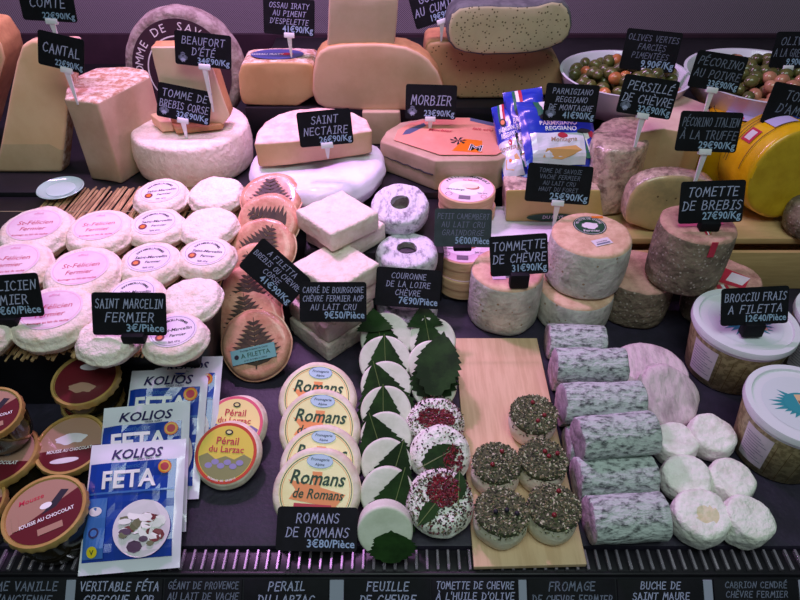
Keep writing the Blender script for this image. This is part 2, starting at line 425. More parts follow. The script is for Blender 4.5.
struct(from_bm('trim_back', box_bm(-1.1, 1.1, 1.441, 1.46, -.03, zw, .001), mat('dark wall plinth', (58,36,50), (48,30,42), scale=8, rough=.35)))
seam = struct(from_bm('trim_seam', box_bm(.262, .266, 1.447, 1.4495, zw+.001, .6), m_black))

# slotted grille along the front edge
bm = box_bm(-.6, .6, YG0, YG-.001, -.03, -.006, .001); 
g = from_bm('vent_grille', bm, m_black); struct(g)
bm = bmesh.new(); x = -.46
while x < .46:
    box_bm(x, x+.0030, YG0+.002, YG-.003, -.0055, -.0005, .0006, 1, bm); x += .0108
struct(from_bm('vent_grille_bars', bm, m_steel))
bm = box_bm(-.6, .6, YG0-.004, YG0-.0005, -.03, .001, .001); struct(from_bm('trim_front', bm, m_black))

# sloping price rail below the grille
rail_top = Vector((0, YG0-.005, -.001)); ra = R(50)     # leans 50 degrees back from upright
RM = T(rail_top) @ Matrix.Rotation(R(90)-ra, 4, 'X')     # local x right, y up along the rail, z out
bm = box_bm(-.6, .6, -.09, -.001, -.004, 0, .0005, 1, M=RM); struct(from_bm('price_rail', bm, m_railw))
def rail_card(px0, px1, lines, price, label, sizes=1, dim=False):
    inv = RM.inverted()
    def loc(px, py):
        d = inv.to_3x3() @ ray(px, py); o = inv @ CAM; q = o + d*((0-o.z)/d.z); return q
    a = loc(px0, 574); b = loc(px1, 574); w = b.x-a.x; hc = .062
    t = thing('rail_price_card', label, 'price tag', RM @ T((0.5*(a.x+b.x), -.002-hc, .0004)))
    pts = smooth_poly([(-w/2, 0), (w/2, 0), (w/2, hc), (-w/2, hc)], 0)
    from_bm('card', prism_bm([(x, y) for x, y in pts], 0, .0018, .0006, 2), m_card, t)
    p = Print(z=.00195); n = len(lines); fs = .0086 if n <= 2 else .0070 if n == 3 else .0060
    gap = fs*1.45; y = hc-.0022-fs
    for l in lines:
        p.chalk(l, 0, y, fs*.95, m_chalk2 if dim else m_chalk, w*.9, lw=.13); y -= gap
    p.build('lettering', t)
    if price:
        q = Print(z=.00195); q.text(price, w*.46, max(y-.001, .004) if n < 4 else y, .0125, m_price, bold=.02, al='r', maxw=w*.62); q.build('price', t)
    return t
RC = [(-30, 68, ['CRÈME VANILLE', "À L'ANCIENNE"], '', 'black rail card reading CREME VANILLE A L ANCIENNE at left end of front rail', True),
 (78, 164, ['VERITABLE FÉTA', 'GRECQUE AOP'], '', 'black rail card reading VERITABLE FETA GRECQUE AOP below the feta packs', False),
 (166, 243, ['GÉANT DE PROVENCE', 'AU LAIT DE VACHE', 'AFFINÉ'], '', 'black rail card reading GEANT DE PROVENCE on the front rail', True),
 (245, 329, ['PERAIL', 'DU LARZAC'], '', 'black rail card reading PERAIL DU LARZAC on the front rail', False),
 (345, 430, ['FEUILLE', 'DE CHEVRE'], '4€75/Pièce', 'black rail card reading FEUILLE DE CHEVRE below the leaf wrapped cheeses', False),
 (431.5, 517, ['TOMETTE DE CHEVRE', "À L'HUILE D'OLIVE", 'ET AUX HERBES'], '6€70/Pièce', 'black rail card reading TOMETTE DE CHEVRE A L HUILE D OLIVE', False),
 (527, 614, ['FROMAGE', 'DE CHEVRE FERMIER'], '2€90/Pièce', 'black rail card reading FROMAGE DE CHEVRE FERMIER below the wooden board', True),
 (616, 701, ['BUCHE DE', 'SAINT MAURE', 'CHEVRE'], '2€90/Pièce', 'black rail card reading BUCHE DE SAINT MAURE below the ash logs', False),
 (712, 795, ['CABRION CENDRÉ', 'CHÈVRE FERMIER', 'AU LAIT CRU', "DE L'ALLIER"], '6€90/Pièce', 'black rail card reading CABRION CENDRE at right end of front rail', True)]
for k_, (xa, xb) in enumerate([(67, 77), (330, 344), (518, 526), (702, 711), (797, 808)]):
    inv = RM.inverted(); q_ = []
    for xx in (xa, xb):
        d_ = inv.to_3x3() @ ray(xx, 576); o_ = inv @ CAM; q_.append((o_ + d_*((0-o_.z)/d_.z)).x)
    struct(from_bm('rail_clip', box_bm(q_[0], q_[1], -.085, -.003, .0002, .0016, .0004, 1, M=RM), flat('grey clip', (150,155,172), .35)))
for c in RC: rail_card(c[0], c[1], c[2], c[3], c[4], dim=c[5])

# ================================================================== builders
def disc_thing(name, label, cat, px, py, w, h, z0, m, tilt=0, rz=0, spin=0, rd=.008, bulge=.002, amp=.0012, freq=55, dome=0,
               flat_top=False, group=None, wob=.04, seed=None, ztop=None, single=False, bodyname='cheese_body', yscale=1):
    M, r = disc_pose(px, py, w, h, tilt, z0, ztop, rz, spin); seed = rng.random()*50 if seed is None else seed
    bm = wheel_bm(r, h, rd, bulge, dome, amp, freq, seed, flat_top, wob)
    if yscale != 1:
        for v in bm.verts: v.co.y *= yscale
    if single:
        o = from_bm(name, bm, m); o.matrix_world = M; return tag(o, label, cat, group), r
    t = thing(name, label, cat, M, group); from_bm(bodyname, bm, m, t, ang=60); return t, r

# ---- straw mat
ya, yb = .520, .888; ZM = .1055
mt = thing('straw_mat', 'wide mat of loose pale straws lying under the small soft cheeses', 'straw mat', T((-.42, .7, TB)))
bm = bmesh.new(); x = -.56
while x < -.238:
    z = rng.uniform(-.0006, .0006); dx = rng.uniform(-.004, .004)+.02
    tube_bm([(x+.42, ya-.7+rng.uniform(-.012, .006), z), (x+.42+dx, yb-.7+rng.uniform(-.008, .008), z+.0003)], rng.uniform(.0012, .0021), 5, bm)
    x += rng.uniform(.0026, .0046)
for v in bm.verts: v.co.z += .0025
o = from_bm('straws', bm, m_straw, mt); o['kind'] = 'stuff'
bm = bmesh.new()
for yy in (-.11, .0, .12): tube_bm([(-.24, yy, .0045), (.18, yy, .0045)], .0006, 5, bm)
from_bm('binding_thread', bm, flat('thread', (190,170,140)), mt)

# ---- saint felicien
def felicien(px, py, w, spin, label, tilt=7, red=True):
    t, r = disc_thing('soft_cheese', label, 'cheese', px, py, w, .029, ZM, m_mar, tilt=tilt, spin=spin, rd=.010, bulge=.003, amp=.0016, flat_top=True, wob=.05, ztop=None, group='large soft cheeses with pink labels on the straw mat')
    p = Print(z=.0296); k = r*.76
    p.disc(0, r*.05, k, k*.88, m_ppaper); p.ring(0, r*.05, k*.93, .0006, flat('pink ink', (225,165,190)), ry=k*.82)
    p.text('St-Félicien', 0, r*.06, r*.24, m_red, shear=.2, bold=.002); p.text('Fermier', 0, -r*.20, r*.22, m_red, shear=.2, bold=.002)
    p.text('fromage au lait de vache', 0, -r*.42, r*.1, m_red); p.text('affiné', 0, r*.5, r*.13, flat('pink ink', (225,165,190)))
    p.build('paper_label', t)
felicien(34, 226, 70, 5, 'large pink labelled St-Félicien cheese, leftmost in the back row of the mat')
felicien(98, 227, 64, 8, 'large soft cheese with pink St-Félicien label, right of another in the back row')
felicien(10, 262, 74, 6, 'large soft cheese with pink label just above the leftmost black price tag')
felicien(80, 269, 74, 8, 'large soft pink labelled cheese in the middle row beside the small ones')
felicien(51, 311, 80, 10, 'large soft cheese with pink label partly behind the leftmost price tag, front row')
felicien(-28, 324, 76, 5, 'large soft cheese cut off by the left edge of the photo, front row')
# ---- saint marcellin
def marcellin(px, py, w, spin, label, lab=True, h=.027, tilt=6):
    t, r = disc_thing('small_soft_cheese', label, 'cheese', px, py, w, h, ZM, m_mar if lab else m_marp, tilt=tilt, spin=spin, rd=.009, bulge=.003, amp=.0017 if lab else .0022, freq=70, flat_top=lab, wob=.06, dome=0 if lab else .003, group='small soft cheeses in two columns on the straw mat')
    if lab:
        p = Print(z=h+.0006); k = r*.76
        p.disc(0, r*.04, k, k*.9, m_paper); p.ring(0, r*.04, k*.92, .0005, m_chalk2, ry=k*.82)
        p.arc_text('SAINT MARCELLIN FERMIER', 0, 0, k*.62, 150, 30, r*.13, m_ink)
        p.text('Saint-Marcellin', r*.06, r*.02, r*.18, m_ink, shear=.2, bold=.012); p.text('Fermier', r*.15, -r*.22, r*.16, m_ink, shear=.2, bold=.01)
        p.disc(-r*.4, -r*.18, r*.15, r*.15, flat('brown seal', (110,50,50))); p.disc(-r*.4, -r*.18, r*.08, r*.08, m_orange)
        p.text('lait cru', r*.05, -r*.48, r*.13, m_ink)
        p.build('paper_label', t)
marcellin(160, 192, 53, 12, 'small soft cheese with white label, farthest back of the left column on the straw')
marcellin(155, 223, 56, 8, 'small labelled soft cheese, second from the back in the left column')
marcellin(149, 259, 59, 6, 'small labelled soft cheese, third from the back in the left column')
marcellin(133, 294, 58, 3, 'small labelled soft cheese just above the SAINT MARCELIN tag, half hidden by it')
marcellin(106, 334, 60, 0, 'small plain soft cheese in front of and below the SAINT MARCELIN tag', lab=False, h=.026)
marcellin(215, 190, 54, 0, 'plain white bumpy soft cheese, farthest back of the right column on the straw', lab=False)
marcellin(208, 222, 55, 0, 'plain white soft cheese, second from the back in the right column', lab=False)
marcellin(205, 253, 57, -5, 'small labelled soft cheese, third in the right column beside the fern cheeses')
marcellin(191, 295, 58, 0, 'plain cream soft cheese just right of the SAINT MARCELIN tag', lab=False, h=.024)
marcellin(173, 332, 62, 12, 'small labelled soft cheese at the front of the right column, below the tag corner', h=.026)
d, r_ = disc_pose(60, 187, 45, .006, 0, TB+.0098)
t = thing('glass_dish', 'small round shiny glass dish on the black shelf behind the straw mat', 'dish', d)
from_bm('dish_rim', lathe_bm([(0, 0), (r_*.8, 0), (r_, .005), (r_*.97, .006), (r_*.78, .002), (0, .002)], 48), flat('pale glass', (190,225,215), .1, coat=1), t)
from_bm('dish_bottom', lathe_bm([(0, .0022), (r_*.62, .0022), (r_*.62, .003), (0, .003)], 40), flat('pale dish bottom', (205,235,228), .3, coat=.5), t)

# ---- fern cheeses
def frond(p, r, ang, sc=1, m=None):
    m = m or m_frond; ca, sa = math.cos(R(ang)), math.sin(R(ang))
    def tr(pts): return [((x*ca-y*sa)*sc, (x*sa+y*ca)*sc) for x, y in pts]
    p.poly(tr([(-.001, -r*.75), (.001, -r*.75), (.0004, r*.8), (-.0004, r*.8)]), m)
    for k in range(9):
        y = -r*.6+r*1.35*k/9; L_ = r*.88*(1-k/10.5)*(1 if k else .8)
        for s in (-1, 1):
            p.poly(tr([(0, y-.0022), (s*L_*.5, y+L_*.12-.0018), (s*L_, y+L_*.40), (s*L_*.5, y+L_*.28+.0018), (0, y+.002)]), m)
ferns = [(270, 196, 62, 24, 8, 'fern decorated orange cheese at the very back of its row, beside the white wrapped wheel'),
 (267, 222, 62, 40, 60, 'fern decorated orange cheese, second from the back, frond lying across it'),
 (262, 246, 64, 40, -20, 'fern decorated pinkish cheese, third from the back, above the A FILETTA tag'),
 (256, 272, 64, 40, 30, 'fern decorated cheese half hidden behind the A FILETTA tag'),
 (249, 296, 66, 42, 10, 'fern decorated cheese with glossy top just below the A FILETTA tag'),
 (247, 318, 69, 42, 15, 'fern decorated cheese directly behind the one with the teal label'),
 (255, 344, 71, 42, 10, 'round fern decorated cheese with teal A FILETTA label, frontmost of its row')]
zf = [.105, .09, .070, .050, .030, .010, .0]
for i, (px, py, w, tl, an, lb) in enumerate(ferns):
    t, r = disc_thing('fern_cheese', lb, 'cheese', px, py, w, .017, zf[i], m_fern, tilt=tl, rz=-6, rd=.009, bulge=.002, amp=.0008, flat_top=True, group='fern decorated cheeses in an overlapping row')
    p = Print(z=.0174); frond(p, r*.95, an); p.build('fern_frond', t)
    if i == 6:
        q = Print(z=.0200)
        def tm(x, y, h, c=math.cos(R(17)), s=math.sin(R(17))): return (x*c-y*s, x*s+y*c-.013, h)
        q.fn = tm; q.rect(-.029, -.0095, .029, .0095, m_tlabel)
        q.text('A FILETTA', .003, -.003, .0085, m_green, bold=.01); q.disc(-.022, 0, .003, .003, m_ink)
        q.text('Fromage Artisanal de Corse', .002, .0055, .0032, m_ink); q.text('au lait de brebis ou chèvre', .002, -.0072, .0028, m_ink)
        b = box_bm(-.029, .029, -.0225, -.0035, .0172, .0198); bmesh.ops.rotate(b, verts=b.verts, cent=(0, -.013, .02), matrix=Matrix.Rotation(R(17), 3, 'Z'))
        lo_ = from_bm('teal_label', b, m_tlabel, t); lt = q.build('lettering', lo_)
# sloping black stand that carries the fern cheeses
A = P(214, 330, .0); 
pts = [(.66, .0005), (.66, .008), (.872, .072), (.872, .0005)]
bm = bmesh.new(); x0, x1 = -.200, -.140
vs0 = [bm.verts.new((x0, y, z)) for y, z in pts]; vs1 = [bm.verts.new((x1, y, z)) for y, z in pts]
bm.faces.new(vs0); bm.faces.new(vs1[::-1])
for i in range(4): bm.faces.new((vs0[i], vs0[(i+1) % 4], vs1[(i+1) % 4], vs1[i]))
bmesh.ops.recalc_face_normals(bm, faces=bm.faces); struct(from_bm('display_ramp', bm, m_black, smooth=False))

# ---- square cheeses
def square_cheese(px, py, side, ztop, rz, label, h=.029, tilt=0):
    p = P(px, py, ztop); s = side/2
    bm = box_bm(-s, s, -s, s, 0, h, .004, 3)
    for _ in range(3):
        bmesh.ops.subdivide_edges(bm, edges=[e for e in bm.edges if e.calc_length() > .012], cuts=1, use_grid_fill=True)
    rough_up(bm, .0012, 70, rng.random()*40)
    o = from_bm('square_cheese', bm, m_carre); o.matrix_world = T((p.x, p.y, ztop-h)) @ RZ(rz) @ RX(tilt)
    tag(o, label, 'cheese', 'square white cheeses stacked in the middle')
square_cheese(337, 211, .082, .1505, 42, 'square white cheese on top of the rear stack, one corner pointing at the viewer')
square_cheese(345, 224, .082, .1202, 47, 'square white cheese directly under the topmost one of the rear stack')
square_cheese(336, 263, .082, .118, 46, 'square white cheese topping the front stack, just above the CARRE DE BOURGOGNE tag')
square_cheese(335, 280, .082, .0885, 44, 'square white cheese second from the top of the front stack, half hidden')
square_cheese(331, 299, .084, .0590, 45, 'square white cheese third from the top, behind the CARRE DE BOURGOGNE tag')
square_cheese(331, 317, .084, .0295, 45, 'square white cheese at the bottom of the front stack, corner to the viewer', h=.0293)
# white tray edge left of the squares
# ---- ring cheeses
def ring_cheese(px, py, w, z0, label, tilt=0, rz=0):
    h = .032; M, r = disc_pose(px, py, w, h, tilt, z0, None, rz)
    bm = wheel_bm(r, h, .007, .001, 0, .0012, 70, rng.random()*30, False, .04, 56, r*.33, 5)
    t = thing('ring_cheese', label, 'cheese', M, 'grey white ring cheeses with a hole')
    from_bm('cheese_body', bm, m_ring, t, ang=60)
    from_bm('hole_wall', lathe_bm([(0, .012), (r*.30, .012), (r*.345, .031), (r*.36, .031), (r*.36, .01), (0, .01)], 40), m_core, t)
ring_cheese(400, 202, 58, .0905, 'grey white ring cheese with a hole, at the back on the black riser', 14)
ring_cheese(407, 248, 61, .0665, 'grey white ring cheese with a hole, topmost just above the COURONNE DE LA LOIRE tag')
ring_cheese(407, 276, 61, .0333, 'grey white ring cheese beneath another, behind the COURONNE DE LA LOIRE tag')
ring_cheese(407, 300, 61, 0, 'grey white ring cheese at the bottom of its stack behind the tag')

# ---- camembert boxes
def cam_box(px, py, w, z0, label, h=.032, lab=True, spin=0):
    M, r = disc_pose(px, py, w, h, 0, z0, None, 0, spin)
    t = thing('round_cheese_box', label, 'cheese box', M, 'round wooden boxes of small camembert')
    from_bm('box_base', lathe_bm([(0, 0), (r*.965, 0), (r*.965, h*.6), (0, h*.6)], 64), m_box, t)
    from_bm('box_lid', lathe_bm([(0, h*.55), (r, h*.52), (r, h-.0012), (r-.0012, h), (0, h)], 64), m_box, t)
    p = Print(z=h+.0002)
    p.disc(0, 0, r*.95, r*.95, m_ppaper); p.ring(0, 0, r*.95, .001, flat('rose ink', (215,140,160)))
    p.disc(-r*.02, -r*.02, r*.62, r*.50, m_white); p.disc(r*.18, r*.06, r*.26, r*.17, flat('cheese picture', (170,110,90))); p.disc(r*.1, r*.12, r*.28, r*.15, flat('cheese picture light', (240,225,200)))
    p.arc_text('PETIT CAMEMBERT', 0, 0, r*.76, 155, 25, r*.17, m_ink); p.text('au lait cru', r*.1, r*.5, r*.14, m_red, shear=.1)
    p.text('Graindorge', -r*.4, -r*.2, r*.14, m_green, shear=.2); p.rect(-r*.25, -r*.78, r*.15, -r*.55, flat('grey print', (120,110,125)))
    p.text('lait cru', r*.55, -r*.35, r*.12, m_ink); p.ring(-r*.6, -r*.5, r*.12, .0006, m_ink); p.ring(r*.6, -r*.55, r*.1, .0006, m_red)
    p.build('printed_label', t)
cam_box(467, 188, 57, .0605+.0322, 'round wooden cheese box with pink camembert label, top of the rear stack', spin=-8)
cam_box(467, 204, 57, .0603, 'round wooden cheese box beneath the topmost one of the rear stack')
cam_box(464, 247, 56, .0085+.0322, 'round wooden cheese box with printed top, just below the PETIT CAMEMBERT tag', spin=-5)
cam_box(464, 266, 56, .0083, 'round wooden cheese box at the bottom of the front stack beside the TOMMETTE DE CHEVRE')

# ---- tall goat tommettes
def tomme(name, px, py, w, h, z0, label, side, top, group, tilt=0, rz=0, badge=None, spin=0, amp=.0009):
    M, r = disc_pose(px, py, w, h, tilt, z0, None, rz, spin)
    bm = wheel_bm(r, h, .006, .0015, 0, amp, 40, rng.random()*50, True, .02, 64)
    t = thing(name, label, 'cheese', M, group)
    o = from_bm('cheese_body', bm, [side, top], t, ang=60)
    for f in o.data.polygons:
        if f.center.z > h-.004: f.material_index = 1
    return t, r
def green_badge(t, r, h, cx, cy, kx=.42, ky=.42):
    p = Print(z=h+.0004)
    p.disc(cx, cy, r*kx, r*ky, m_green, wob=.03); p.ring(cx, cy, r*kx*.93, .0006, m_paper, ry=r*ky*.93); 
    p.arc_text('TOMMETTE DE CHEVRE', cx, cy, r*kx*.66, 165, 15, r*.1, m_paper); p.disc(cx, cy-r*.02, r*kx*.5, r*ky*.35, m_paper, wob=.4, seed=3); p.text('Fermier', cx, cy-r*ky*.68, r*.13, m_paper)
    p.build('round_label', t)
t, r = tomme('goat_tomme', 508, 268, 72, .085, 0, 'tall grey white goat cheese cylinder standing alone behind the wooden board', m_ash, m_ashtop, None)
green_badge(t, r, .085, 0, -.006, .36, .34)
q = Print(z=.0856); q.rect(-.026, -.018, -.016, -.010, m_red); q.rect(-.024, -.026, -.006, -.017, m_paper); q.build('small_sticker', t)
t, r = tomme('goat_tomme', 577, 285, 74, .055, 0, 'lower grey white goat cheese cylinder of the stack of two', m_ash, m_ashtop, None, tilt=0)
t, r = tomme('goat_tomme', 592, 233, 80, .076, .0560, 'upper goat cheese cylinder with dark green round label, on top of another', m_ash, m_ashtop, None)
green_badge(t, r, .076, .001, .018)
q = Print(z=.0770); q.fn = lambda x, y, h_: (x*.94-y*.34+.008, x*.34+y*.94-.022, h_); q.rect(-.013, -.007, .013, .007, m_paper); q.text('tommette', 0, 0, .004, m_ink); q.rect(-.01, -.005, .01, -.002, m_chalk2); q.build('paper_sticker', t)
q = Print(z=.0766); q.fn = lambda x, y, h_: (x, y, h_); q.rect(.008, .036, .024, .041, m_orange); q.build('small_sticker', t)
# ---- brown sheep tomettes
t, r = tomme('sheep_tomme', 640, 270, 72, .07, 0, 'lower brown rinded sheep cheese, left one of the pair carrying another', m_brebis, m_brebtop, None, amp=.0018)
t, r = tomme('sheep_tomme', 727, 276, 68, .07, 0, 'lower sheep cheese with red and white diamond sticker, right one under the tall one', m_brebis, m_brebtop, None, amp=.0018)
q = Print(z=.0705); q.poly([(-.02, -.012), (.012, -.03), (.03, -.005), (0, .022)], m_red); q.poly([(-.006, -.010), (.012, -.022), (.03, -.006), (.01, .008)], m_paper)
q.rect(-.024, -.034, -.018, -.02, m_red); q.rect(-.017, -.034, -.013, -.02, m_paper); q.rect(-.012, -.034, -.008, -.02, m_red); q.build('diamond_sticker', t)
t, r = tomme('sheep_tomme', 699, 222, 74, .090, .0715, 'tall brown rinded sheep cheese with pink ribbon, resting on two others behind its tag', m_brebis, m_brebtop, None, amp=.0014, tilt=0)
bm = bmesh.new()
for k, mcol in enumerate((0, 1, 0, 1)): pass
q = Print(); zt = .0865
q.z = .0905; q.fn = lambda x, y, h_: (x, y, h_)
q.poly([(-.03, -.012), (.03, -.006), (.03, .0), (-.03, -.006)], flat('pink ribbon', (235,120,150))); q.poly([(-.002, -.03), (.006, -.03), (.008, -.008), (0, -.008)], m_red)
q.poly([(.001, -.03), (.0025, -.03), (.0045, -.009), (.003, -.009)], m_white); q.poly([(.0042, -.03), (.0052, -.03), (.0072, -.009), (.006, -.009)], flat('ribbon green', (60,150,90)))
q.build('striped_ribbon', t)
for i in range(1):
    b = box_bm(-.002, .006, 0, .0008, .070, .0925); 
    o = from_bm('ribbon_tail', b, m_red, t); o.location = (0, -r-.0022, 0)
# ================================================================== right and front of the deck
# ---- brocciu tubs
def tub(px, py, w, label, h=.085, spin=0):
    M, r = disc_pose(px, py, w, h, 0, 0)
    M = T(M.translation) @ RZ(spin)
    t = thing('cheese_tub', label, 'tub', M, 'white plastic tubs of fresh cheese')
    rb = r*.80; hw = h-.014
    body = [(0, 0), (rb-.003, 0), (rb, .003), (r*.95, hw), (r*.95, h-.006), (0, h-.006)]
    o = from_bm('tub_body', lathe_bm(body, 72), [m_tub, m_tubs], t)
    for f in o.data.polygons:
        if .004 < f.center.z < hw-.001 and f.area > 0 and abs(f.normal.z) < .5: f.material_index = 1
    lid = [(0, h-.0025), (r*.72, h-.0025), (r*.86, h-.0025), (r*.88, h), (r*.99, h), (r, h-.002), (r, h-.008), (r*.955, h-.008), (r*.955, h-.006), (0, h-.006)]
    from_bm('tub_lid', lathe_bm(lid, 72), m_tub, t)
    def side(x, y, hh):           # wrap round the leaning wall, x in radians
        k = (y-.003)/(hw-.003); rr = rb+(r*.95-rb)*k+.0004+hh
        return (rr*math.cos(x), rr*math.sin(x), y)
    q = Print(side, z=.0); q.step = .00012
    for a0, m_ in ((R(188), m_paper),):
        q.rect(a0, .012, a0+.62, hw-.006, m_, nx=10)
        for k in range(9): q.rect(a0+.06, .02+k*.0045, a0+.56-(k % 3)*.08, .0208+k*.0045, m_chalk2, nx=6)
    for k in range(7): q.rect(R(228)+k*.24, .008, R(228)+k*.24+.012, hw-.01, flat('wicker dark', (110,86,50)))
    q.build('side_label', t)
    p = Print(z=h-.0021, step=.00003); p.disc(0, 0, r*.70, r*.70, flat('lid film', (222,226,234), .3)); rr_ = r*.60
    for k in range(26):
        a = 2*math.pi*k/26; 
        if math.sin(a) > .92: continue
        ra_ = rr_*(.75+.25*rng.random()); p.poly([(ra_*math.cos(a), ra_*math.sin(a)*.8), (rr_*.35*math.cos(a+.3), rr_*.35*math.sin(a+.3)), (rr_*.35*math.cos(a-.3), rr_*.35*math.sin(a-.3))], m_teal)
    p.disc(0, 0, rr_*.55, rr_*.46, m_teal)
    p.rect(-rr_*.1, -rr_*.45, rr_*.55, rr_*.38, flat('tan print light', (230,190,150))); p.text('BROCCIU', rr_*.22, rr_*.0, r*.11, m_maroon, bold=.02, maxw=rr_*.6); p.text('A FILETTA', rr_*.22, -rr_*.25, r*.08, m_maroon, maxw=rr_*.6)
    p.build('lid_print', t)
tub(746, 320, 101, 'white plastic tub with teal printed lid, behind the BROCCIU FRAIS tag')
tub(803, 403, 108, 'white plastic tub with teal printed lid, nearest the viewer at the right edge')
tub(846, 315, 92, 'white plastic tub cut off by the right edge beside the BROCCIU FRAIS tag', h=.09)

# ---- ash logs
def log(x0, x1, yc, wpx, zc, label, tiltpx=0, rr=None):
    """log whose axis runs from pixel x0 to x1 at pixel row yc, height zc above the deck"""
    a = P(x0, yc+tiltpx/2, zc); b = P(x1, yc-tiltpx/2, zc); r = rr or wpx*depth((a+b)/2)/F/2
    L_ = (b-a).length; n = 14; t = thing('ash_log_cheese', label, 'cheese', None, 'ash coated goat cheese logs in a heap')
    prof = [(0, 0), (r*.5, 0), (r*.94, .0004), (r, .0018)] + [(r, .004+(L_-.008)*k/n) for k in range(1, n)] + [(r, L_-.0018), (r*.94, L_-.0004), (r*.5, L_), (0, L_)]
    bm = lathe_bm(prof, 48, wob=.06, seed=rng.random()*30); rough_up(bm, .0014, 60, rng.random()*50)
    # wrinkled lengthwise folds
    sd = rng.random()*9
    for v in bm.verts:
        q = math.atan2(v.co.y, v.co.x); k = 1+.03*noise.noise(Vector((q*4+sd, v.co.z*25, sd)))
        v.co.x *= k; v.co.y *= k
    d = (b-a).normalized(); Mx = d.to_track_quat('Z', 'Y').to_matrix().to_4x4(); Mx.translation = a
    t.matrix_world = T((a+b)/2-Vector((0, 0, r))); loc = t.matrix_world.inverted() @ Mx
    bm.transform(loc); o = from_bm('cheese_body', bm, [m_logr, m_loge], t, ang=60)
    dl = (loc.to_3x3() @ Vector((0, 0, 1)))
    for f in o.data.polygons:
        if abs(f.normal.dot(dl)) > .75: f.material_index = 1
    return t, r, o
RL = .0215
log(551, 600, 374, 0, RL, 'short grey ash log under the heap, left end showing behind the third row', rr=RL)
log(558, 604, 408, 0, RL, 'grey ash log lying low, only its left end visible beside the herb cheeses', rr=RL)
log(566, 612, 445, 0, RL, 'grey ash log lying low between the fourth and fifth rows, left end visible', rr=RL)
log(547, 604, 342, 33, .0235, 'lilac grey ash log farthest back in the heap, against the goat cylinders', tiltpx=-2, rr=.0235)
log(554, 624, 366, 35, .052, 'grey ash log with a small pale round spot on its side', tiltpx=-1, rr=.0225)
t, r, o = log(561, 641, 402, 38, .052, 'long grey ash log, third from the back in the heap', tiltpx=2, rr=.0235)
log(577, 653, 436, 40, .056, 'dark veined grey ash log, fourth from the back, raised on others', tiltpx=7, rr=.0240)
log(575, 652, 478, 42, .0245, 'bluish grey ash log, second from the front of the heap', tiltpx=3, rr=.0240)
log(588, 663, 518, 46, .0245, 'grey white ash log nearest the front grille', tiltpx=4, rr=.0242)
# ---- wrinkled grey discs
disc_thing('wrinkled_cheese', 'flat wrinkled grey pink cheese lying behind another beside the ash logs', 'cheese', 652, 368, 72, .022, 0, m_ashc, tilt=8, rd=.008, amp=.002, single=True, wob=.08)
disc_thing('wrinkled_cheese', 'wrinkled grey pink cheese leaning in front, beside the small white cheeses', 'cheese', 671, 396, 66, .020, .0, m_ashc, tilt=32, rz=12, rd=.008, amp=.002, single=True, wob=.08)
# ---- fresh little cheeses
for px, py, w, h, tl, rz, lb in [
  (677, 437, 42, .030, 0, 0, 'small fresh white cheese farthest back left, touching the wrinkled grey cheese'),
  (715, 431, 45, .030, 8, 20, 'small fresh white cheese farthest back right, beside the tubs'),
  (688, 474, 47, .030, 12, -20, 'small fresh white cheese in the middle row at the left, next to the logs'),
  (734, 475, 45, .032, 5, 25, 'small fresh white cheese in the middle row at the right'),
  (704, 512, 54, .034, 10, -15, 'small fresh white cheese with a yellowish dent on top, front row'),
  (753, 516, 48, .034, 12, 35, 'small fresh white cheese frontmost at the right')]:
    t, r = disc_thing('fresh_cheese', lb, 'cheese', px, py, w, h, 0, m_fresh, tilt=tl, rz=rz, rd=.0055, amp=.0016, freq=70, bulge=.0015, wob=.045, single=True, group='small fresh white cheeses in the right corner')
    if 'dent' in lb:
        t.data.materials.append(mat('yellowed spot', (214,206,160), (226,222,190), scale=80, lo=.4, hi=.7, rough=.7, bump=.8, bscale=120))
        for f in t.data.polygons:
            if f.center.z > h-.004 and math.hypot(f.center.x-.003, f.center.y+.001)*(1+.4*noise.noise(f.center*90)) < r*.36: f.material_index = 1

# ---- board with herb cheeses
def bd(px, py): p = P(px, py, .006); return (p.x, p.y)
c = [bd(455, 338), bd(537, 338), bd(587, 564), bd(474, 567)]
o = from_bm('wooden_board', prism_bm(c, 0.0004, .006, .0008, 2), m_board, smooth=False); tag(o, 'thin pale wooden board lying on the dark deck under the herb topped cheeses', 'board')
def flakes(r, z, n, mats, seed, size=.0026, rmax=1, dome=.003, side=0):
    rg = random.Random(seed); vs_ = []; fs = []; mi = []
    for i in range(n):
        a = rg.uniform(0, 2*math.pi); q = r*rmax*math.sqrt(rg.random()); s = size*rg.uniform(.5, 1.3); w = s*rg.uniform(.3, .8)
        c = Vector((q*math.cos(a), q*math.sin(a), z+dome*(1-(q/r)**2)+rg.uniform(0, .0012)))
        if side and rg.random() < side: c = Vector((r*1.02*math.cos(a), r*1.02*math.sin(a), z-rg.random()**2*.012))
        Mx = Matrix.Rotation(rg.uniform(0, 6.3), 3, 'Z') @ Matrix.Rotation(rg.uniform(-.7, .7), 3, 'X') @ Matrix.Rotation(rg.uniform(-.7, .7), 3, 'Y')
        k = len(vs_); th = s*.25
        for d in ((-s, -w*.5, 0), (0, -w, 0), (s, 0, 0), (0, w, 0), (0, 0, th), (0, 0, -th)): vs_.append(c+Mx @ Vector(d))
        q6 = [(0, 1, 4), (1, 2, 4), (2, 3, 4), (3, 0, 4), (1, 0, 5), (2, 1, 5), (3, 2, 5), (0, 3, 5)]
        fs += [(k+a_, k+b_, k+c_) for a_, b_, c_ in q6]; mi += [rg.choices(range(len(mats)), weights=[4, 4, 3, 2][:len(mats)])[0]]*8
    me = bpy.data.meshes.new('herbs'); me.from_pydata([tuple(v) for v in vs_], [], fs)
    for m_ in mats: me.materials.append(m_)
    me.polygons.foreach_set('material_index', mi); return me
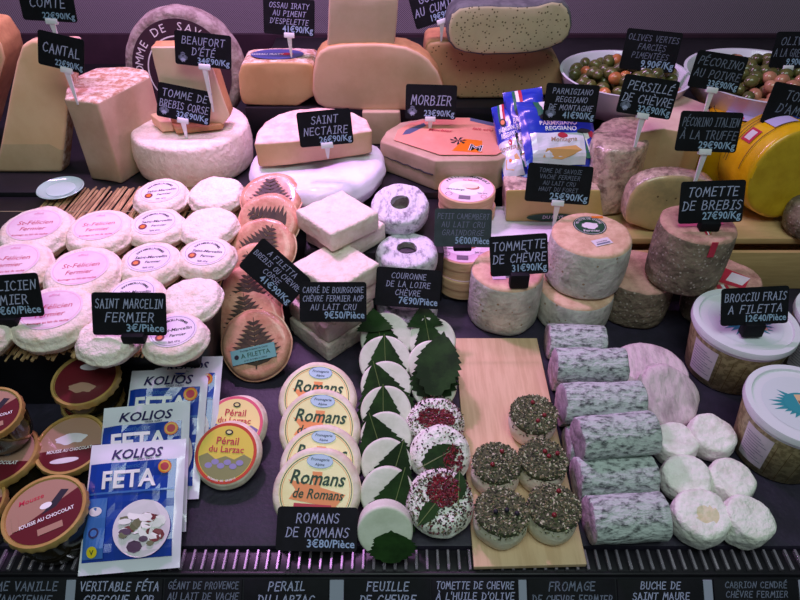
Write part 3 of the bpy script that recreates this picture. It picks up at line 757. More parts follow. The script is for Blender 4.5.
def ball_bm(r, c, sq=1, seg=10):
    bm = bmesh.new(); bmesh.ops.create_uvsphere(bm, u_segments=seg, v_segments=seg-2, radius=r)
    for v in bm.verts: v.co = Vector((v.co.x, v.co.y, v.co.z*sq))+Vector(c)
    return bm
HB = [(534, 414, 46, 4, 'herb topped goat cheese farthest back and alone on its row of the wooden board', 3),
 (497, 463, 48, 0, 'herb topped goat cheese at left of the middle row on the board', 2),
 (543, 459, 48, 0, 'herb topped goat cheese at right of the middle row, red berries near its edge', 3),
 (502, 511, 53, 0, 'herb topped goat cheese front left on the board with dark peppercorns', 0),
 (554, 507, 52, 0, 'herb topped goat cheese front right on the board with two red berries', 2)]
for i, (px, py, w, tl, lb, nb) in enumerate(HB):
    t, r = disc_thing('herb_cheese', lb, 'cheese', px, py, w-1, .033, .0064, m_herbw, tilt=tl, rd=.006, amp=.001, bulge=.0015, group='herb topped goat cheeses on the wooden board')
    o = from_bm('herb_layer', lathe_bm([(r*1.0, .0285), (r*1.03, .032), (r*.98, .0352), (r*.5, .0372), (0, .0375)], 40, wob=.04, seed=i), m_h[0], t)
    lk = link('herb_topping', flakes(r*1.02, .0345, 1100, m_h, i+3, .0018, 1, .003, .14), t, smooth=False); lk['kind'] = 'stuff'
    rg = random.Random(i+20)
    for k in range(nb if nb else 3):
        a = rg.uniform(0, 6.28); q = r*rg.uniform(.15, .6)
        from_bm('berry' if nb else 'peppercorn', ball_bm(.0026, (q*math.cos(a), q*math.sin(a), .040)), m_berry if nb else m_ink, t)
# ---- cranberry and leaf cheeses
def leaf_bm(L_, W_, teeth=9, fold=.15, curl=0, shape=0, thick=.0004, seed=0):
    rg = random.Random(seed); bm = bmesh.new(); n = teeth*2; rows = []
    for i in range(n+1):
        t_ = i/n
        if shape == 0: w = W_*math.sin(math.pi*min(1, t_*1.0+.02))**.8*(1-.25*t_)
        else: w = W_*(1-t_)**.85*(min(1, t_*9+.35))
        w *= (1.10 if i % 2 else .93); w = max(w, .0003)
        y = L_*t_; z = -curl*(t_**2)
        rows.append([bm.verts.new((s*w, y-(.03*L_ if i % 2 and abs(s) == 1 else 0), z+abs(s)**1*w*fold+rg.uniform(-1, 1)*.0002)) for s in (-1, -.5, 0, .5, 1)])
    for a, b in zip(rows, rows[1:]):
        for k in range(4): bm.faces.new((a[k], a[k+1], b[k+1], b[k]))
    r_ = bmesh.ops.extrude_face_region(bm, geom=bm.faces[:]); 
    for v in [g for g in r_['geom'] if isinstance(g, bmesh.types.BMVert)]: v.co.z += thick
    bmesh.ops.recalc_face_normals(bm, faces=bm.faces); return bm
def add_leaf(parent, M, L_, W_, name='leaf', **k):
    bm = leaf_bm(L_, W_, **k); th = k.get('thick', .0004)
    o = from_bm(name, bm, m_leaf, parent, ang=50); o.matrix_local = M
    cu = k.get('curl', 0); fo = 0
    pts = [(0, -L_*.16, .0006)] + [(0, L_*i/8, -cu*(i/8)**2+th+.0001) for i in range(0, 9)]
    v = from_bm('leaf_vein', tube_bm(pts, [.0007]*5+[.0005]*5, 5), m_leafv, o)
    return o
for i, (px, py, w, tl, lb, fl) in enumerate([
  (436, 422, 56, 22, 'round white cheese covered with cranberry crumbs, farthest back of its three', 700),
  (441, 452, 58, 26, 'round white cheese with a dark leaf and cranberries, middle of its three', 160),
  (440, 500, 66, 22, 'round white cheese speckled with herbs, cranberries and two leaves, frontmost of its three', 900)]):
    t, r = disc_thing('cranberry_cheese', lb, 'cheese', px, py, w, .028, [.030, .016, 0][i] if False else 0, m_fresh, tilt=tl, rd=.010, amp=.0014, bulge=.002, group='round white cheeses with cranberries in an overlapping row')
    mats = [m_cran, m_h[1], m_h[0], m_h[2]]
    o = link('herb_crumbs', flakes(r*.97, .0283, fl, mats, i+9, .0016, 1, .0, .12), t, smooth=False); o['kind'] = 'stuff'
    me = flakes(r*.5, .029, 420 if i != 1 else 200, [m_cran, m_berry], i+40, .0024, 1, .001)
    if i == 1:
        for v in me.vertices: v.co.x = v.co.x*.7+r*.42; v.co.y -= r*.25
    if i == 0:
        for v in me.vertices: v.co.x *= 1.3; v.co.y = v.co.y*.8+r*.1
    if i == 2:
        for v in me.vertices: v.co.x += r*.12; v.co.y += r*.28
    o = link('cranberry_heap', me, t, smooth=False); o['kind'] = 'stuff'
    if i == 1: add_leaf(t, T((-r*.62, -r*.48, .0292)) @ RZ(-62), .046, .015, teeth=8, fold=.05)
    if i == 2:
        add_leaf(t, T((-r*.05, r*.0, .0295)) @ RZ(140), .034, .009, teeth=7, fold=.05)
        add_leaf(t, T((r*.55, r*.0, .0295)) @ RZ(-5), .030, .009, teeth=7, fold=.05)

# ---- leaf wrapped goat cheeses
m_fch = mat('feuille cheese', (222,226,210), (206,212,192), scale=40, rough=.6, bump=.3)
FL = [(386, 338, 52, 38, 'white cheese disc with a leaf on it, farthest back of the left leaf column', 1),
 (385, 361, 52, 38, 'leaf wrapped white cheese, second from the back in the left leaf column', 1),
 (386, 386, 51, 38, 'leaf wrapped white cheese, third from the back in the left leaf column', 0),
 (386, 411, 51, 38, 'leaf wrapped white cheese with brown stem showing, middle of the left leaf column', 1),
 (386, 437, 51, 38, 'leaf wrapped white cheese under a broad serrated leaf, left leaf column', 0),
 (386, 464, 51, 38, 'leaf wrapped white cheese with pale green top, third from the front in the column', 1),
 (387, 494, 54, 38, 'leaf wrapped white cheese, second from the front in the left leaf column', 1),
 (385, 533, 56, 58, 'white cheese standing on edge with a dark crumpled leaf, frontmost of the leaf column', 2)]
for i, (px, py, w, tl, lb, kind) in enumerate(FL):
    t, r = disc_thing('leaf_wrapped_cheese', lb, 'cheese', px, py, w, .020, 0, m_fch, tilt=tl, rd=.003, amp=.0004, bulge=0, wob=.02, group='leaf wrapped goat cheeses in an overlapping column')
    if kind < 2:
        add_leaf(t, T(((rng.random()-.5)*.006, -r*1.10, .0206)) @ RZ(rng.uniform(-20, 20)), r*2.15, r*1.3 if kind == 0 else r*1.12, teeth=9, fold=.04, shape=1, seed=i, curl=.0)
    else:
        bm = leaf_bm(r*1.25, r*1.0, teeth=11, fold=-.1, shape=0, seed=3); o = from_bm('leaf', bm, m_leaf, t, ang=50); o.matrix_local = T((.006, -r*1.12, .0215))
for i, (px, py, w, tl, lb) in enumerate([
  (432, 340, 48, 38, 'white cheese disc topping the right leaf column behind the big leaf'),
  (432, 364, 48, 38, 'white cheese disc with a leaf, second in the short right leaf column'),
  (434, 386, 46, 38, 'white cheese disc nearly hidden under the big dark leaf')]):
    t, r = disc_thing('leaf_wrapped_cheese', lb, 'cheese', px, py, w, .020, 0, m_fch, tilt=tl, rd=.003, amp=.0004, bulge=0, wob=.02, group='leaf wrapped goat cheeses in the short right column')
    add_leaf(t, T((.0, -r*.7, .0206)) @ RZ((10, -14, 0)[i]), (r*1.75, r*1.7, r*2.1)[i], (r*.9, r*.8, r*1.15)[i], teeth=9, fold=.04, shape=(1, 1, 0)[i], seed=i+30)
M, L_ = frame2(P(433, 396, .045), P(444, 330, .075))
o = from_bm('large_leaf', leaf_bm(L_, .030, teeth=10, fold=.12, curl=.004, shape=0), m_leaf, ang=50); o.matrix_world = M; tag(o, 'large dark green serrated leaf lying over the right leaf column beside the wooden board', 'leaf')
for px, py, rz, lb in [(375, 316, 20, 'dark green leaf tip sticking out behind the left leaf column'), (425, 312, -15, 'dark green pointed leaf standing up below the COURONNE tag')]:
    M, L_ = frame2(P(px, py+16, .045), P(px-2, py-8, .062)); o = from_bm('small_leaf', leaf_bm(L_, .026, teeth=8, fold=.2, shape=1), m_leaf, ang=50); o.matrix_world = M; tag(o, lb, 'leaf')

# ---- romans
m_rlab = mat('yellow green label', (236,226,160), (226,214,140), scale=12, rough=.35, coat=.4)
for i, (px, py, w, lb) in enumerate([
  (317, 398, 77, 'round ROMANS DE ROMANS cheese farthest back of the four'),
  (319, 428, 81, 'round ROMANS DE ROMANS cheese second from the back, title fully visible'),
  (320, 464, 80, 'round ROMANS DE ROMANS cheese third from the back, mostly covered'),
  (316, 491, 87, 'round ROMANS DE ROMANS cheese frontmost, just behind its black tag')]):
    t, r = disc_thing('labelled_round_cheese', lb, 'cheese', px, py, w, .021, 0, m_rom, tilt=28, spin=-4, rd=.006, bulge=.001, amp=.0008, flat_top=True, group='round cheeses with yellow labels in an overlapping row')
    p = Print(z=.0214); k = r*.86
    p.disc(0, 0, k, k, m_rlab); p.ring(0, 0, k*.97, .0009, m_green); p.ring(0, 0, k*.92, .0005, m_orange)
    p.poly([(-k*.78, k*.25), (-k*.1, k*.15), (-k*.15, k*.5), (k*.12, k*.5), (k*.1, k*.1), (k*.8, -k*.05), (k*.55, -k*.4), (-k*.7, -k*.25), (-k*.55, 0)], flat('salmon print', (236,150,90)))
    p.rect(-k*.55, -k*.62, k*.45, -k*.34, m_red, 1); p.text('Fromage fermier', 0, -k*.55, k*.12, m_white)
    p.text('Romans', 0, k*.16, k*.52, flat('dark green ink', (20,60,40)), shear=.25, bold=.018, maxw=k*1.45); p.text('de Romans', k*.05, -k*.20, k*.36, flat('dark green ink', (20,60,40)), shear=.25, bold=.014, maxw=k*1.35)
    p.disc(k*.02, k*.78, k*.36, k*.19, flat('pale blue seal', (190,215,235))); p.ring(k*.02, k*.78, k*.36, .0006, m_blue, ry=k*.19); p.text('Fromagerie', k*.02, k*.79, k*.11, m_navy, shear=.2, maxw=k*.6); p.text('Alpine', k*.02, k*.66, k*.1, m_navy, shear=.2)
    p.build('round_label', t)
# ---- perail
for i, (px, py, w, lb) in enumerate([(234, 424, 62, 'small round cheese with pink rimmed Pérail du Larzac label, the rear one of two'), (226, 453, 66, 'small round cheese with yellow Pérail du Larzac label, the front one of two')]):
    t, r = disc_thing('perail_cheese', lb, 'cheese', px, py, w, .019, 0, m_rom, tilt=24, spin=-3, rd=.005, amp=.0006, flat_top=True, group='small round cheeses with landscape labels')
    p = Print(z=.0193); k = r*.93; rim = flat('pink rim', (225,90,120)) if i == 0 else flat('red rim', (200,60,40))
    p.disc(0, 0, k, k, rim); p.disc(0, 0, k*.9, k*.9, flat('pale yellow', (245,225,150)) if i == 0 else flat('strong yellow', (228,205,80)))
    hill = flat('lavender hills', (120,110,160)) if i == 0 else flat('olive hills', (140,140,90))
    p.poly([(k*.88*math.cos(R(a)), k*.88*math.sin(R(a))) for a in range(190, 351, 10)] + [(k*.6, -k*.02), (k*.3, -k*.2), (0, -k*.1), (-k*.3, -k*.22), (-k*.6, -k*.02)], hill)
    for s_ in range(6): p.disc(-k*.5+s_*k*.2, -k*.42+(s_ % 2)*k*.12, k*.12, k*.09, flat('sheep print', (190,190,195) if i else (150,140,190)))
    p.text('Pérail', 0, k*.28, k*.34, m_red, bold=.012); p.text('du Larzac', 0, k*.02, k*.30, m_red, bold=.012)
    p.disc(0, k*.68, k*.13, k*.09, m_ink); p.disc(0, k*.68, k*.08, k*.05, m_rlab)
    p.arc_text('FROMAGE DE BREBIS', 0, 0, k*.93, 240, 300, k*.09, m_white, inward=True)
    p.build('round_label', t)

# ---- feta packs
def pillow_bm(w, l, th, seal=.012, nx=16, ny=22, wr=.0024, seed=0):
    bm = bmesh.new(); g = {}
    for s in (1, -1):
        for i in range(nx+1):
            for j in range(ny+1):
                x = -w/2+w*i/nx; y = l*j/ny
                ex = min(1, min(x+w/2, w/2-x)/.016); ey = min(1, max(0, min(y, l-y)-seal)/.02)
                ex = 1-(1-ex)**2; ey = 1-(1-ey)**2 if ey > 0 else 0
                z = s*th/2*ex*ey + (wr*noise.noise(Vector((x*60, y*60, seed+s)))*(ex*ey*.8+.2) if s > 0 else 0)
                if s < 0 and (i in (0, nx) or j in (0, ny)): g[s, i, j] = g[1, i, j]; continue
                g[s, i, j] = bm.verts.new((x, y, th/2+z+(s*.0003)))
        for i in range(nx):
            for j in range(ny):
                q = (g[s, i, j], g[s, i+1, j], g[s, i+1, j+1], g[s, i, j+1])
                bm.faces.new(q if s > 0 else q[::-1])
    return bm
def pack_z(w, l, th, seal, x, y):
    ex = min(1, max(0, min(x+w/2, w/2-x)/.016)); ey = min(1, max(0, min(y, l-y)-seal)/.02); ex = 1-(1-ex)**2; ey = 1-(1-ey)**2 if ey > 0 else 0
    return th+(th/2*ex*ey-th/2)+.0005
def sheet(p, x0, y0, x1, y1, m, n=12):
    vs_ = []; fs = []
    for i in range(n+1):
        for j in range(n+1):
            vs_.append((x0+(x1-x0)*i/n, y0+(y1-y0)*j/n))
    for i in range(n):
        for j in range(n): k = i*(n+1)+j; fs.append((k, k+n+1, k+n+2, k+1))
    p.add(vs_, fs, m)
def feta(bot, top, z_b, z_t, w, label, roll=0, seed=0, th=.0105):
    M, L_ = frame2(P(*bot, z_b), P(*top, z_t), roll); seal = .008
    t = thing('feta_pack', label, 'cheese pack', M, 'white and blue feta packs overlapping in a row')
    from_bm('pouch', pillow_bm(w, L_, th, seal, seed=seed), m_pack, t, ang=80)
    def fn(x, y, h): 
        z = pack_z(w, L_, th, seal, x, y) + .0024*noise.noise(Vector((x*60, y*60, seed+1)))
        return (x, y, z+.0006+h)
    p = Print(fn, step=.0002); W = w/2
    sheet(p, -W*.95, L_*.09, W*.84, L_*.835, m_blue)
    p.text('KOLIOS', 0, L_*.865, L_*.115, m_navy, bold=.02, shear=.1, maxw=w*.60)
    p.text('GREEK DAIRY', W*.2, L_*.842, L_*.022, m_navy)
    p.text('authentic', -W*.15, L_*.785, L_*.05, m_lblue, shear=.2)
    p.text('FETA', -W*.1, L_*.635, L_*.190, m_white, bold=.025, maxw=w*.66)
    sheet(p, -W*.97, L_*.59, W*.84, L_*.605, m_lblue, 8)
    p.disc(W*.62, L_*.775, L_*.052, L_*.052, m_orange); p.disc(W*.62, L_*.775, L_*.03, L_*.03, m_red); p.ring(W*.62, L_*.775, L_*.04, .0006, m_yel)
    sheet(p, -W*.93, L_*.11, -W*.5, L_*.56, m_lblue, 6)
    p.disc(-W*.72, L_*.46, L_*.05, L_*.035, m_paper); p.disc(-W*.72, L_*.30, L_*.04, L_*.04, m_navy); p.disc(-W*.72, L_*.30, L_*.025, L_*.025, m_lblue)
    p.disc(-W*.72, L_*.16, L_*.042, L_*.042, m_yel); p.text('V', -W*.72, L_*.14, L_*.05, m_green, bold=.02)
    p.disc(W*.24, L_*.31, W*.57, L_*.215, m_paper, n=36)
    rg = random.Random(4)
    gm = [flat('salad red', (120,50,55)), flat('salad olive', (110,110,80)), flat('feta white', (240,240,236)), flat('salad purple', (90,60,90))]
    for k in range(46):
        a = rg.uniform(0, 6.28); q = math.sqrt(rg.random())
        s_ = rg.uniform(.07, .16)*W; p.z = .0028+k*.00002
        p.disc(W*.24+W*.4*q*math.cos(a), L_*.31+L_*.15*q*math.sin(a), s_, s_*rg.uniform(.4, .9), gm[rg.choices((0, 1, 2, 3), (2, 2, 5, 1))[0]], n=8)
    p.build('printed_front', t)
feta((180, 468), (191, 358), .003, .066, .080, 'white and blue feta pack farthest back, only its right edge showing', seed=5)
feta((158, 502), (172, 371), .003, .063, .090, 'white and blue feta pack third from the front, its KOLIOS title half covered', seed=4)
feta((141, 537), (149, 406), .003, .061, .094, 'white and blue feta pack directly behind the front one', seed=3)
feta((131, 572), (141, 443), .003, .060, .098, 'white and blue feta pack frontmost with full FETA picture of salad', seed=2)

# ---- gold lidded mousse jars
def jar(px, py, w, z0, h, label, tilt=0, rz=0, spin=0, style=0):
    M, r = disc_pose(px, py, w, h, tilt, z0, None, rz, spin)
    t = thing('dessert_jar', label, 'jar', M, 'dark glass jars with gold rimmed lids')
    from_bm('glass', lathe_bm([(0, 0), (r*.80, 0), (r*.86, .004), (r*.93, h*.5), (r*.90, h*.72), (r*.9, h-.008), (0, h-.008)], 56), m_jar, t)
    bm = lathe_bm([(r*.90, h-.009), (r*.99, h-.008), (r, h-.004), (r*.97, h), (r*.90, h), (r*.88, h-.002), (0, h-.002)], 72)
    for v in bm.verts:
        if v.co.z < h-.003 and math.hypot(v.co.x, v.co.y) > r*.88:
            k = 1+.02*math.sin(24*math.atan2(v.co.y, v.co.x)); v.co.x *= k; v.co.y *= k
    from_bm('lid', bm, m_gold, t)
    p = Print(z=h-.0016); k = r*.87
    p.disc(0, 0, k, k, m_tanp if style != 1 else m_maroon)
    if style == 0:
        p.poly([(k*math.cos(R(a)), k*math.sin(R(a))) for a in range(-160, 21, 10)], m_maroon)
        p.poly([(-k*.1, -k*.1), (k*.5, k*.5), (k*.7, k*.4), (k*.3, -k*.0)], m_ink); p.disc(k*.05, k*.15, k*.16, k*.1, m_white)
        p.text('Mousse', -k*.3, k*.45, k*.22, m_red, shear=.2); p.text('MOUSSE AU CHOCOLAT', 0, -k*.3, k*.16, m_white, bold=.02, maxw=k*1.5)
        p.rect(-k*.25, -k*.72, k*.4, -k*.52, m_tanp); p.rect(-k*.85, -k*.3, -k*.68, k*.2, m_tanp)
    elif style == 1:
        p.disc(0, -k*.35, k*.45, k*.2, m_tanp, wob=.3); p.disc(0, k*.5, k*.35, k*.14, m_paper)
    else:
        p.poly([(k*math.cos(R(a)), k*math.sin(R(a))) for a in range(-170, -9, 10)], m_maroon)
        p.disc(0, k*.2, k*.5, k*.2, m_paper, wob=.3); p.text('MOUSSE AU CHOCOLAT', 0, -k*.28, k*.16, m_white, bold=.02, maxw=k*1.4); p.disc(-k*.1, -k*.6, k*.45, k*.1, m_paper)
    p.build('lid_print', t)
jar(44, 510, 82, 0, .052, 'dark glass jar with gold rimmed MOUSSE AU CHOCOLAT lid, nearest the front grille', tilt=4, spin=28)
jar(70, 443, 70, 0, .042, 'dark glass jar with tilted gold rimmed lid, second from the front beside the feta', tilt=8, spin=10, style=2)
jar(85, 378, 67, .040, .034, 'gold rimmed jar with dark red lid just below the straw mat, upper of two', tilt=8, style=1)
jar(92, 398, 60, 0, .036, 'gold rimmed jar lower of two below the straw mat', style=1)
jar(-10, 412, 60, .052, .048, 'dark glass jar with red lid, upper of the two stacked at the left edge', tilt=12, rz=25, style=0)
jar(-4, 455, 80, 0, .050, 'dark glass jar with thin gold seam, lower of the two stacked at the left edge', style=2)
jar(-32, 505, 70, 0, .045, 'dark jar with gold crimped lid barely showing at the left edge, beside the front jar', style=0)
# ================================================================== back rows
def px_prism(name, label, pts, ztop, zbot, m, bev=.005, cat='cheese', amp=.0012, cuts=2, freq=35, group=None, parent=None, mats=None, rule=None):
    w = [P(x, y, ztop) for x, y in pts]; c = sum(w, Vector())/len(w); c.z = zbot
    bm = prism_bm([(p.x-c.x, p.y-c.y) for p in w], 0, ztop-zbot, bev, 3, cuts, amp, freq, rng.random()*40)
    o = from_bm(name, bm, mats or [m]); o.location = c
    if rule:
        for f in o.data.polygons: f.material_index = rule(f)
    if label: tag(o, label, cat, group)
    return o
def px_slab(name, label, pts, y0, thick, m, bev=.005, cat='cheese', amp=.001, cuts=2, zmin=None, group=None, mats=None, rule=None, lean=0, rnd=0, single=True):
    if rnd: pts = smooth_poly(pts, rnd)
    w = [PY(x, y, y0) for x, y in pts]; cx = sum(p.x for p in w)/len(w); zb = min(p.z for p in w)
    q = [(p.x-cx, p.z-zb) for p in w]
    if zmin is not None:
        top = max(z for _, z in q); need = top+zb-zmin; q = [(x, z*need/top) for x, z in q]; zb = zmin
    bm = prism_bm(q, 0, thick, bev, 3, cuts, amp, 35, rng.random()*40, axis='y')
    o = from_bm(name, bm, mats or [m]); o.matrix_world = T((cx, y0, zb)) @ RX(lean)
    if rule:
        for f in o.data.polygons: f.material_index = rule(f)
    if label: tag(o, label, cat, group)
    return o
frontpaste = lambda f: 0 if f.normal.y < -.6 else 1
toprind = lambda f: 1 if f.normal.z > .55 else 0
# leftmost pieces
px_slab('cheese_block', 'tall yellow cheese block standing at the left end under the CANTAL tag', [(2, 190), (8, 70), (11, 52), (20, 45), (64, 45), (66, 100), (68, 190)], .945, .035, m_peach, bev=.006, zmin=TB+.0005, mats=[m_peach, m_pale, m_rindp], rule=lambda f: (1 if f.center.z < .035 else 0) if f.normal.y < -.6 else (2 if f.normal.x > .5 else 1), lean=-9)
px_slab('cheese_block', 'yellow cheese wedge cut off by the left edge of the photo', [(-60, 150), (-60, 20), (-10, 30), (4, 52), (9, 70), (-4, 165), (-10, 180)], 1.03, .07, m_peach, bev=.006, zmin=TB+.0005, mats=[m_peach, m_rindo], rule=frontpaste)
px_prism('cheese_wedge', 'large cut cheese with pinkish mottled top rind, right of the tall yellow block', [(64, 99), (97, 103), (150, 76), (148, 70), (128, 66), (96, 67), (74, 78), (66, 88)], .235, TB+.0005, m_cant, bev=.004, mats=[m_cant, m_rindp], rule=toprind)
# tomme de savoie wheel on edge
c = PY(184, 78, 1.10); r = 58*depth(c)/F
r = min(r, c.z-TB-.001) if False else r
t = thing('cheese_round', 'round cheese wheel standing on edge with big dark TOMME DE SAVOIE label', 'cheese', T((c.x, 1.15, TB+.001)))
Mw = T((0, 0, r)) @ RX(80); k0 = r
bm = wheel_bm(r, .05, .012, .003, 0, .0015, 40, 3, False, .01, 80); bm.transform(Mw); from_bm('cheese_body', bm, m_savrind, t, ang=60)
p = Print(lambda x, y, h: tuple(Mw @ Vector((x, y, h))), z=.0525)
p.disc(0, 0, r*.84, r*.84, m_savf, n=64); p.ring(0, 0, r*.58, .0022, m_paper, n=64)
p.arc_text('TOMME DE SAVOIE', 0, 0, r*.655, 195, 20, r*.19, m_paper, bold=.0); p.arc_text('FROMAGE DE SAVOIE', 0, 0, r*.70, -20, -100, r*.10, m_chalk2)
p.build('round_label', t)
# brebis corse wheel
tw, rw = disc_thing('cheese_round', 'low white rinded wheel under the TOMME DE BREBIS CORSE tag', 'cheese', 190, 124, 113, .070, TB+.0005, m_wheelw, rd=.008, amp=.0012, freq=25, bulge=.003, single=True)
ZW = TB+.0725
px_slab('cheese_wedge', 'pale cheese slab with orange rind foot behind the BEAUFORT D ETE tag', [(150, 47), (205, 46), (215, 72), (229, 112), (222, 121), (172, 124), (158, 80)], .955, .03, m_pale, bev=.003, zmin=ZW+.001, mats=[mat('ivory paste', (242,212,184), (236,204,174), scale=14, rough=.5), m_rindo], rule=frontpaste)
px_prism('cheese_piece', 'small orange yellow cheese piece on the white wheel at the left of the pale slab', [(150, 114), (160, 122), (172, 121), (163, 111)], ZW+.018, ZW+.001, m_peach, bev=.002, cuts=0, amp=0)
px_prism('cheese_piece', 'small orange rind piece lying in front of the pale slab under the corse tag', [(170, 122), (176, 129), (222, 124), (224, 119)], ZW+.010, ZW+.001, m_rindo, bev=.002, cuts=0, amp=0)
# saint nectaire on its paper wrapped wheel
disc_thing('cheese_round', 'flat round wheel loosely wrapped in white paper, under the half wheel', 'cheese', 317, 158, 133, .046, TB+.0005, m_cloth, rd=.016, amp=.004, freq=26, single=True, wob=.03)
ZN = TB+.0505
hw = [(254, 144), (256, 133), (264, 122), (278, 114), (296, 109), (316, 107), (336, 108), (354, 112), (367, 119), (372, 130), (340, 135), (300, 140)]
px_prism('cheese_half_wheel', 'half wheel with white rind and cut cream face, behind the SAINT NECTAIRE tag', hw, ZN+.040, ZN, m_pale, bev=.005, amp=.002, mats=[mat('nectaire paste', (216,180,138), (206,170,126), scale=20, rough=.5, bump=.2), mat('pinkish rind', (228,202,186), (210,176,158), scale=60, rough=.7, bump=.5)], rule=lambda f: 1 if f.normal.z > .5 or f.normal.y > .2 else 0)
# ossau
o = px_slab('cheese_wedge', 'orange toned cheese wedge with blue label on its rind, under the OSSAU IRATY tag', [(240, 104), (238, 66), (250, 62), (308, 62), (315, 66), (315, 108), (248, 108)], 1.075, .07, m_ossau, bev=.004, zmin=TC+.001, mats=[m_ossau, m_rindp], rule=frontpaste, rnd=1)
q = Print(z=0.0); zz = max(v.co.z for v in o.data.vertices); q.z = zz+.0008
q.disc(.006, .034, .045, .024, flat('blue violet label', (70,80,150), .3, coat=.5)); q.disc(.022, .034, .012, .006, m_red); q.text('OSSAU IRATY', -.01, .03, .009, m_white); q.build('blue_label', o)
# pale half wheel, block on top
px_slab('cheese_half_wheel', 'big pale half wheel behind the MORBIER tag, carrying a square wedge', [(312, 104), (313, 62), (322, 48), (345, 44), (400, 44), (425, 55), (442, 78), (447, 113), (330, 113)], 1.055, .045, m_pale, bev=.006, zmin=TC+.001, mats=[mat('fawn paste', (222,184,154), (212,172,140), scale=14, rough=.5), m_rindo], rule=frontpaste, rnd=1)
o = px_slab('cheese_wedge', 'square cut pale cheese wedge at the top of the photo, resting on the half wheel', [(329, -4), (399, -2), (395, 40), (392, 60), (327, 50)], 1.062, .04, m_pale, bev=.004, mats=[mat('olive ivory paste', (204,180,156), (194,170,144), scale=14, rough=.5), m_rindp], rule=frontpaste)
# gouda cumin and the grey green one
px_slab('cheese_half_wheel', 'cumin speckled yellow half wheel under the grey green one', [(425, 118), (424, 48), (432, 41), (470, 42), (540, 50), (556, 60), (561, 84), (560, 118)], 1.105, .08, m_cumin, bev=.006, zmin=TC+.001, mats=[m_cumin, m_rindo], rule=frontpaste, rnd=1)
px_slab('cheese_half_wheel', 'herb speckled pale half wheel with dark grey rind, topmost at the back', [(445, 28), (452, 8), (480, 3), (530, 6), (560, -2), (572, 10), (573, 32), (560, 48), (520, 56), (470, 56), (450, 48)], 1.060, .09, m_truf, bev=.008, mats=[m_truf, m_grind], rule=lambda f: 0 if f.normal.y < -.85 else 1, rnd=1)
# morbier
mp = [(380, 141), (386, 131), (400, 122), (432, 117), (470, 117), (500, 124), (514, 136), (516, 152), (500, 160), (436, 161)]
o = px_prism('morbier_half_wheel', 'half wheel with salmon printed label and grey ash line, behind the MORBIER tag', mp, .152, TB+.0005, m_morb, bev=.003, amp=.0008)
ctr = sum([P(x, y, .152) for x, y in mp], Vector())/len(mp)
lp = [(394, 141), (398, 131), (410, 124), (434, 119), (468, 119), (496, 126), (506, 136), (507, 150), (496, 156), (440, 156)]
q = Print(z=.0535); q.poly([(P(x, y, .152).x-ctr.x, P(x, y, .152).y-ctr.y) for x, y in lp], m_morbt)
def L(x, y): v = P(x, y, .152); return (v.x-ctr.x, v.y-ctr.y)
q.poly([L(402, 136), L(406, 131), L(424, 124), L(426, 127), L(410, 135)], flat('slate blue ink', (80,90,120))); q.poly([L(470, 119), L(498, 125), L(500, 129), L(470, 122)], flat('slate blue ink', (80,90,120)))
q.poly([L(452, 152), L(464, 140), L(482, 142), L(482, 154)], m_orange)
for k in range(7): a = 6.28*k/7; x, y = L(458, 142); q.poly([(x, y), (x+.014*math.cos(a), y+.014*math.sin(a)), (x+.012*math.cos(a+.35), y+.012*math.sin(a+.35))], m_ink)
x, y = L(474, 150); q.text('M', x, y-.008, .03, m_white, bold=.02, rot=-15); q.text('M', x, y-.008, .03, m_ink, bold=-.01, rot=-15)
x, y = L(440, 133); q.text('Morbier', x, y, .012, m_red, shear=.2, rot=-10); x, y = L(482, 132); q.text('lait cru', x, y, .012, m_red, shear=.2, rot=-12)
q.build('salmon_label', o)
a = P(382, 141, .152); b = P(436, 161, .152); d = (b-a).normalized(); nrm = Vector((d.y, -d.x, 0))
a = a+nrm*.0012+d*.004; b = b+nrm*.0012-d*.004
bm = tube_bm([Vector((*(a+(b-a)*k/12).xy, .127+.001*math.sin(k*2.3)))-Vector((ctr.x, ctr.y, TB+.0005)) for k in range(13)], .0011, 5); from_bm('ash_line', bm, flat('ash grey', (50,48,52), .9), o)
px_slab('cheese_piece', 'plain greyish olive cheese block low behind the MORBIER tag', [(362, 112), (400, 112), (402, 140), (364, 140)], 1.045, .02, m_cant, bev=.003, zmin=TB+.0005, cuts=0, amp=0)

# ---- parmesan packets standing on a low cheese wrapped in paper
ZP = .075
plank('display_riser', .115, .285, .782, .880, .0005, ZP, m_black)
px_slab('wrapped_cheese', 'square cut yellow cheese with green label at its foot, under the packets', [(505, 226), (506, 190), (600, 190), (603, 226)], .835, .045, m_pale, zmin=ZP+.0012, bev=.003, mats=[mat('straw paste', (206,176,112), (196,166,102), scale=14, rough=.5), m_wrap], rule=frontpaste)
bm = bmesh.new(); n = 12; w0 = P(488, 226, ZP+.0005); w1 = P(610, 238, ZP+.0005)
g = [[bm.verts.new((.112+.175*i/n, .782+.098*j/n, ZP+.0004+ (.0004 if 0 else 0)+max(0, .014*(1-(i/n)*7))+max(0,.010*(i/n-.9)*10))) for j in range(n+1)] for i in range(n+1)]
for i in range(n):
    for j in range(n): bm.faces.new((g[i][j], g[i+1][j], g[i+1][j+1], g[i][j+1]))
ex = bmesh.ops.extrude_face_region(bm, geom=bm.faces[:])
for v in [e for e in ex['geom'] if isinstance(e, bmesh.types.BMVert)]: v.co.z += .0005
bmesh.ops.recalc_face_normals(bm, faces=bm.faces)
tag(from_bm('wrapping_paper', bm, m_cloth), 'white sheet of wrapping paper folded up under the yellow cut cheese', 'paper')
q = Print(lambda x, y, h: (x, .8335-h, y), z=0); zz = P(555, 222, 0)
g0 = PY(552, 222, .834); q.disc(g0.x, ZP+.010, .040, .007, m_green); q.text('DU PAYS', g0.x, ZP+.008, .008, m_paper, bold=.01)
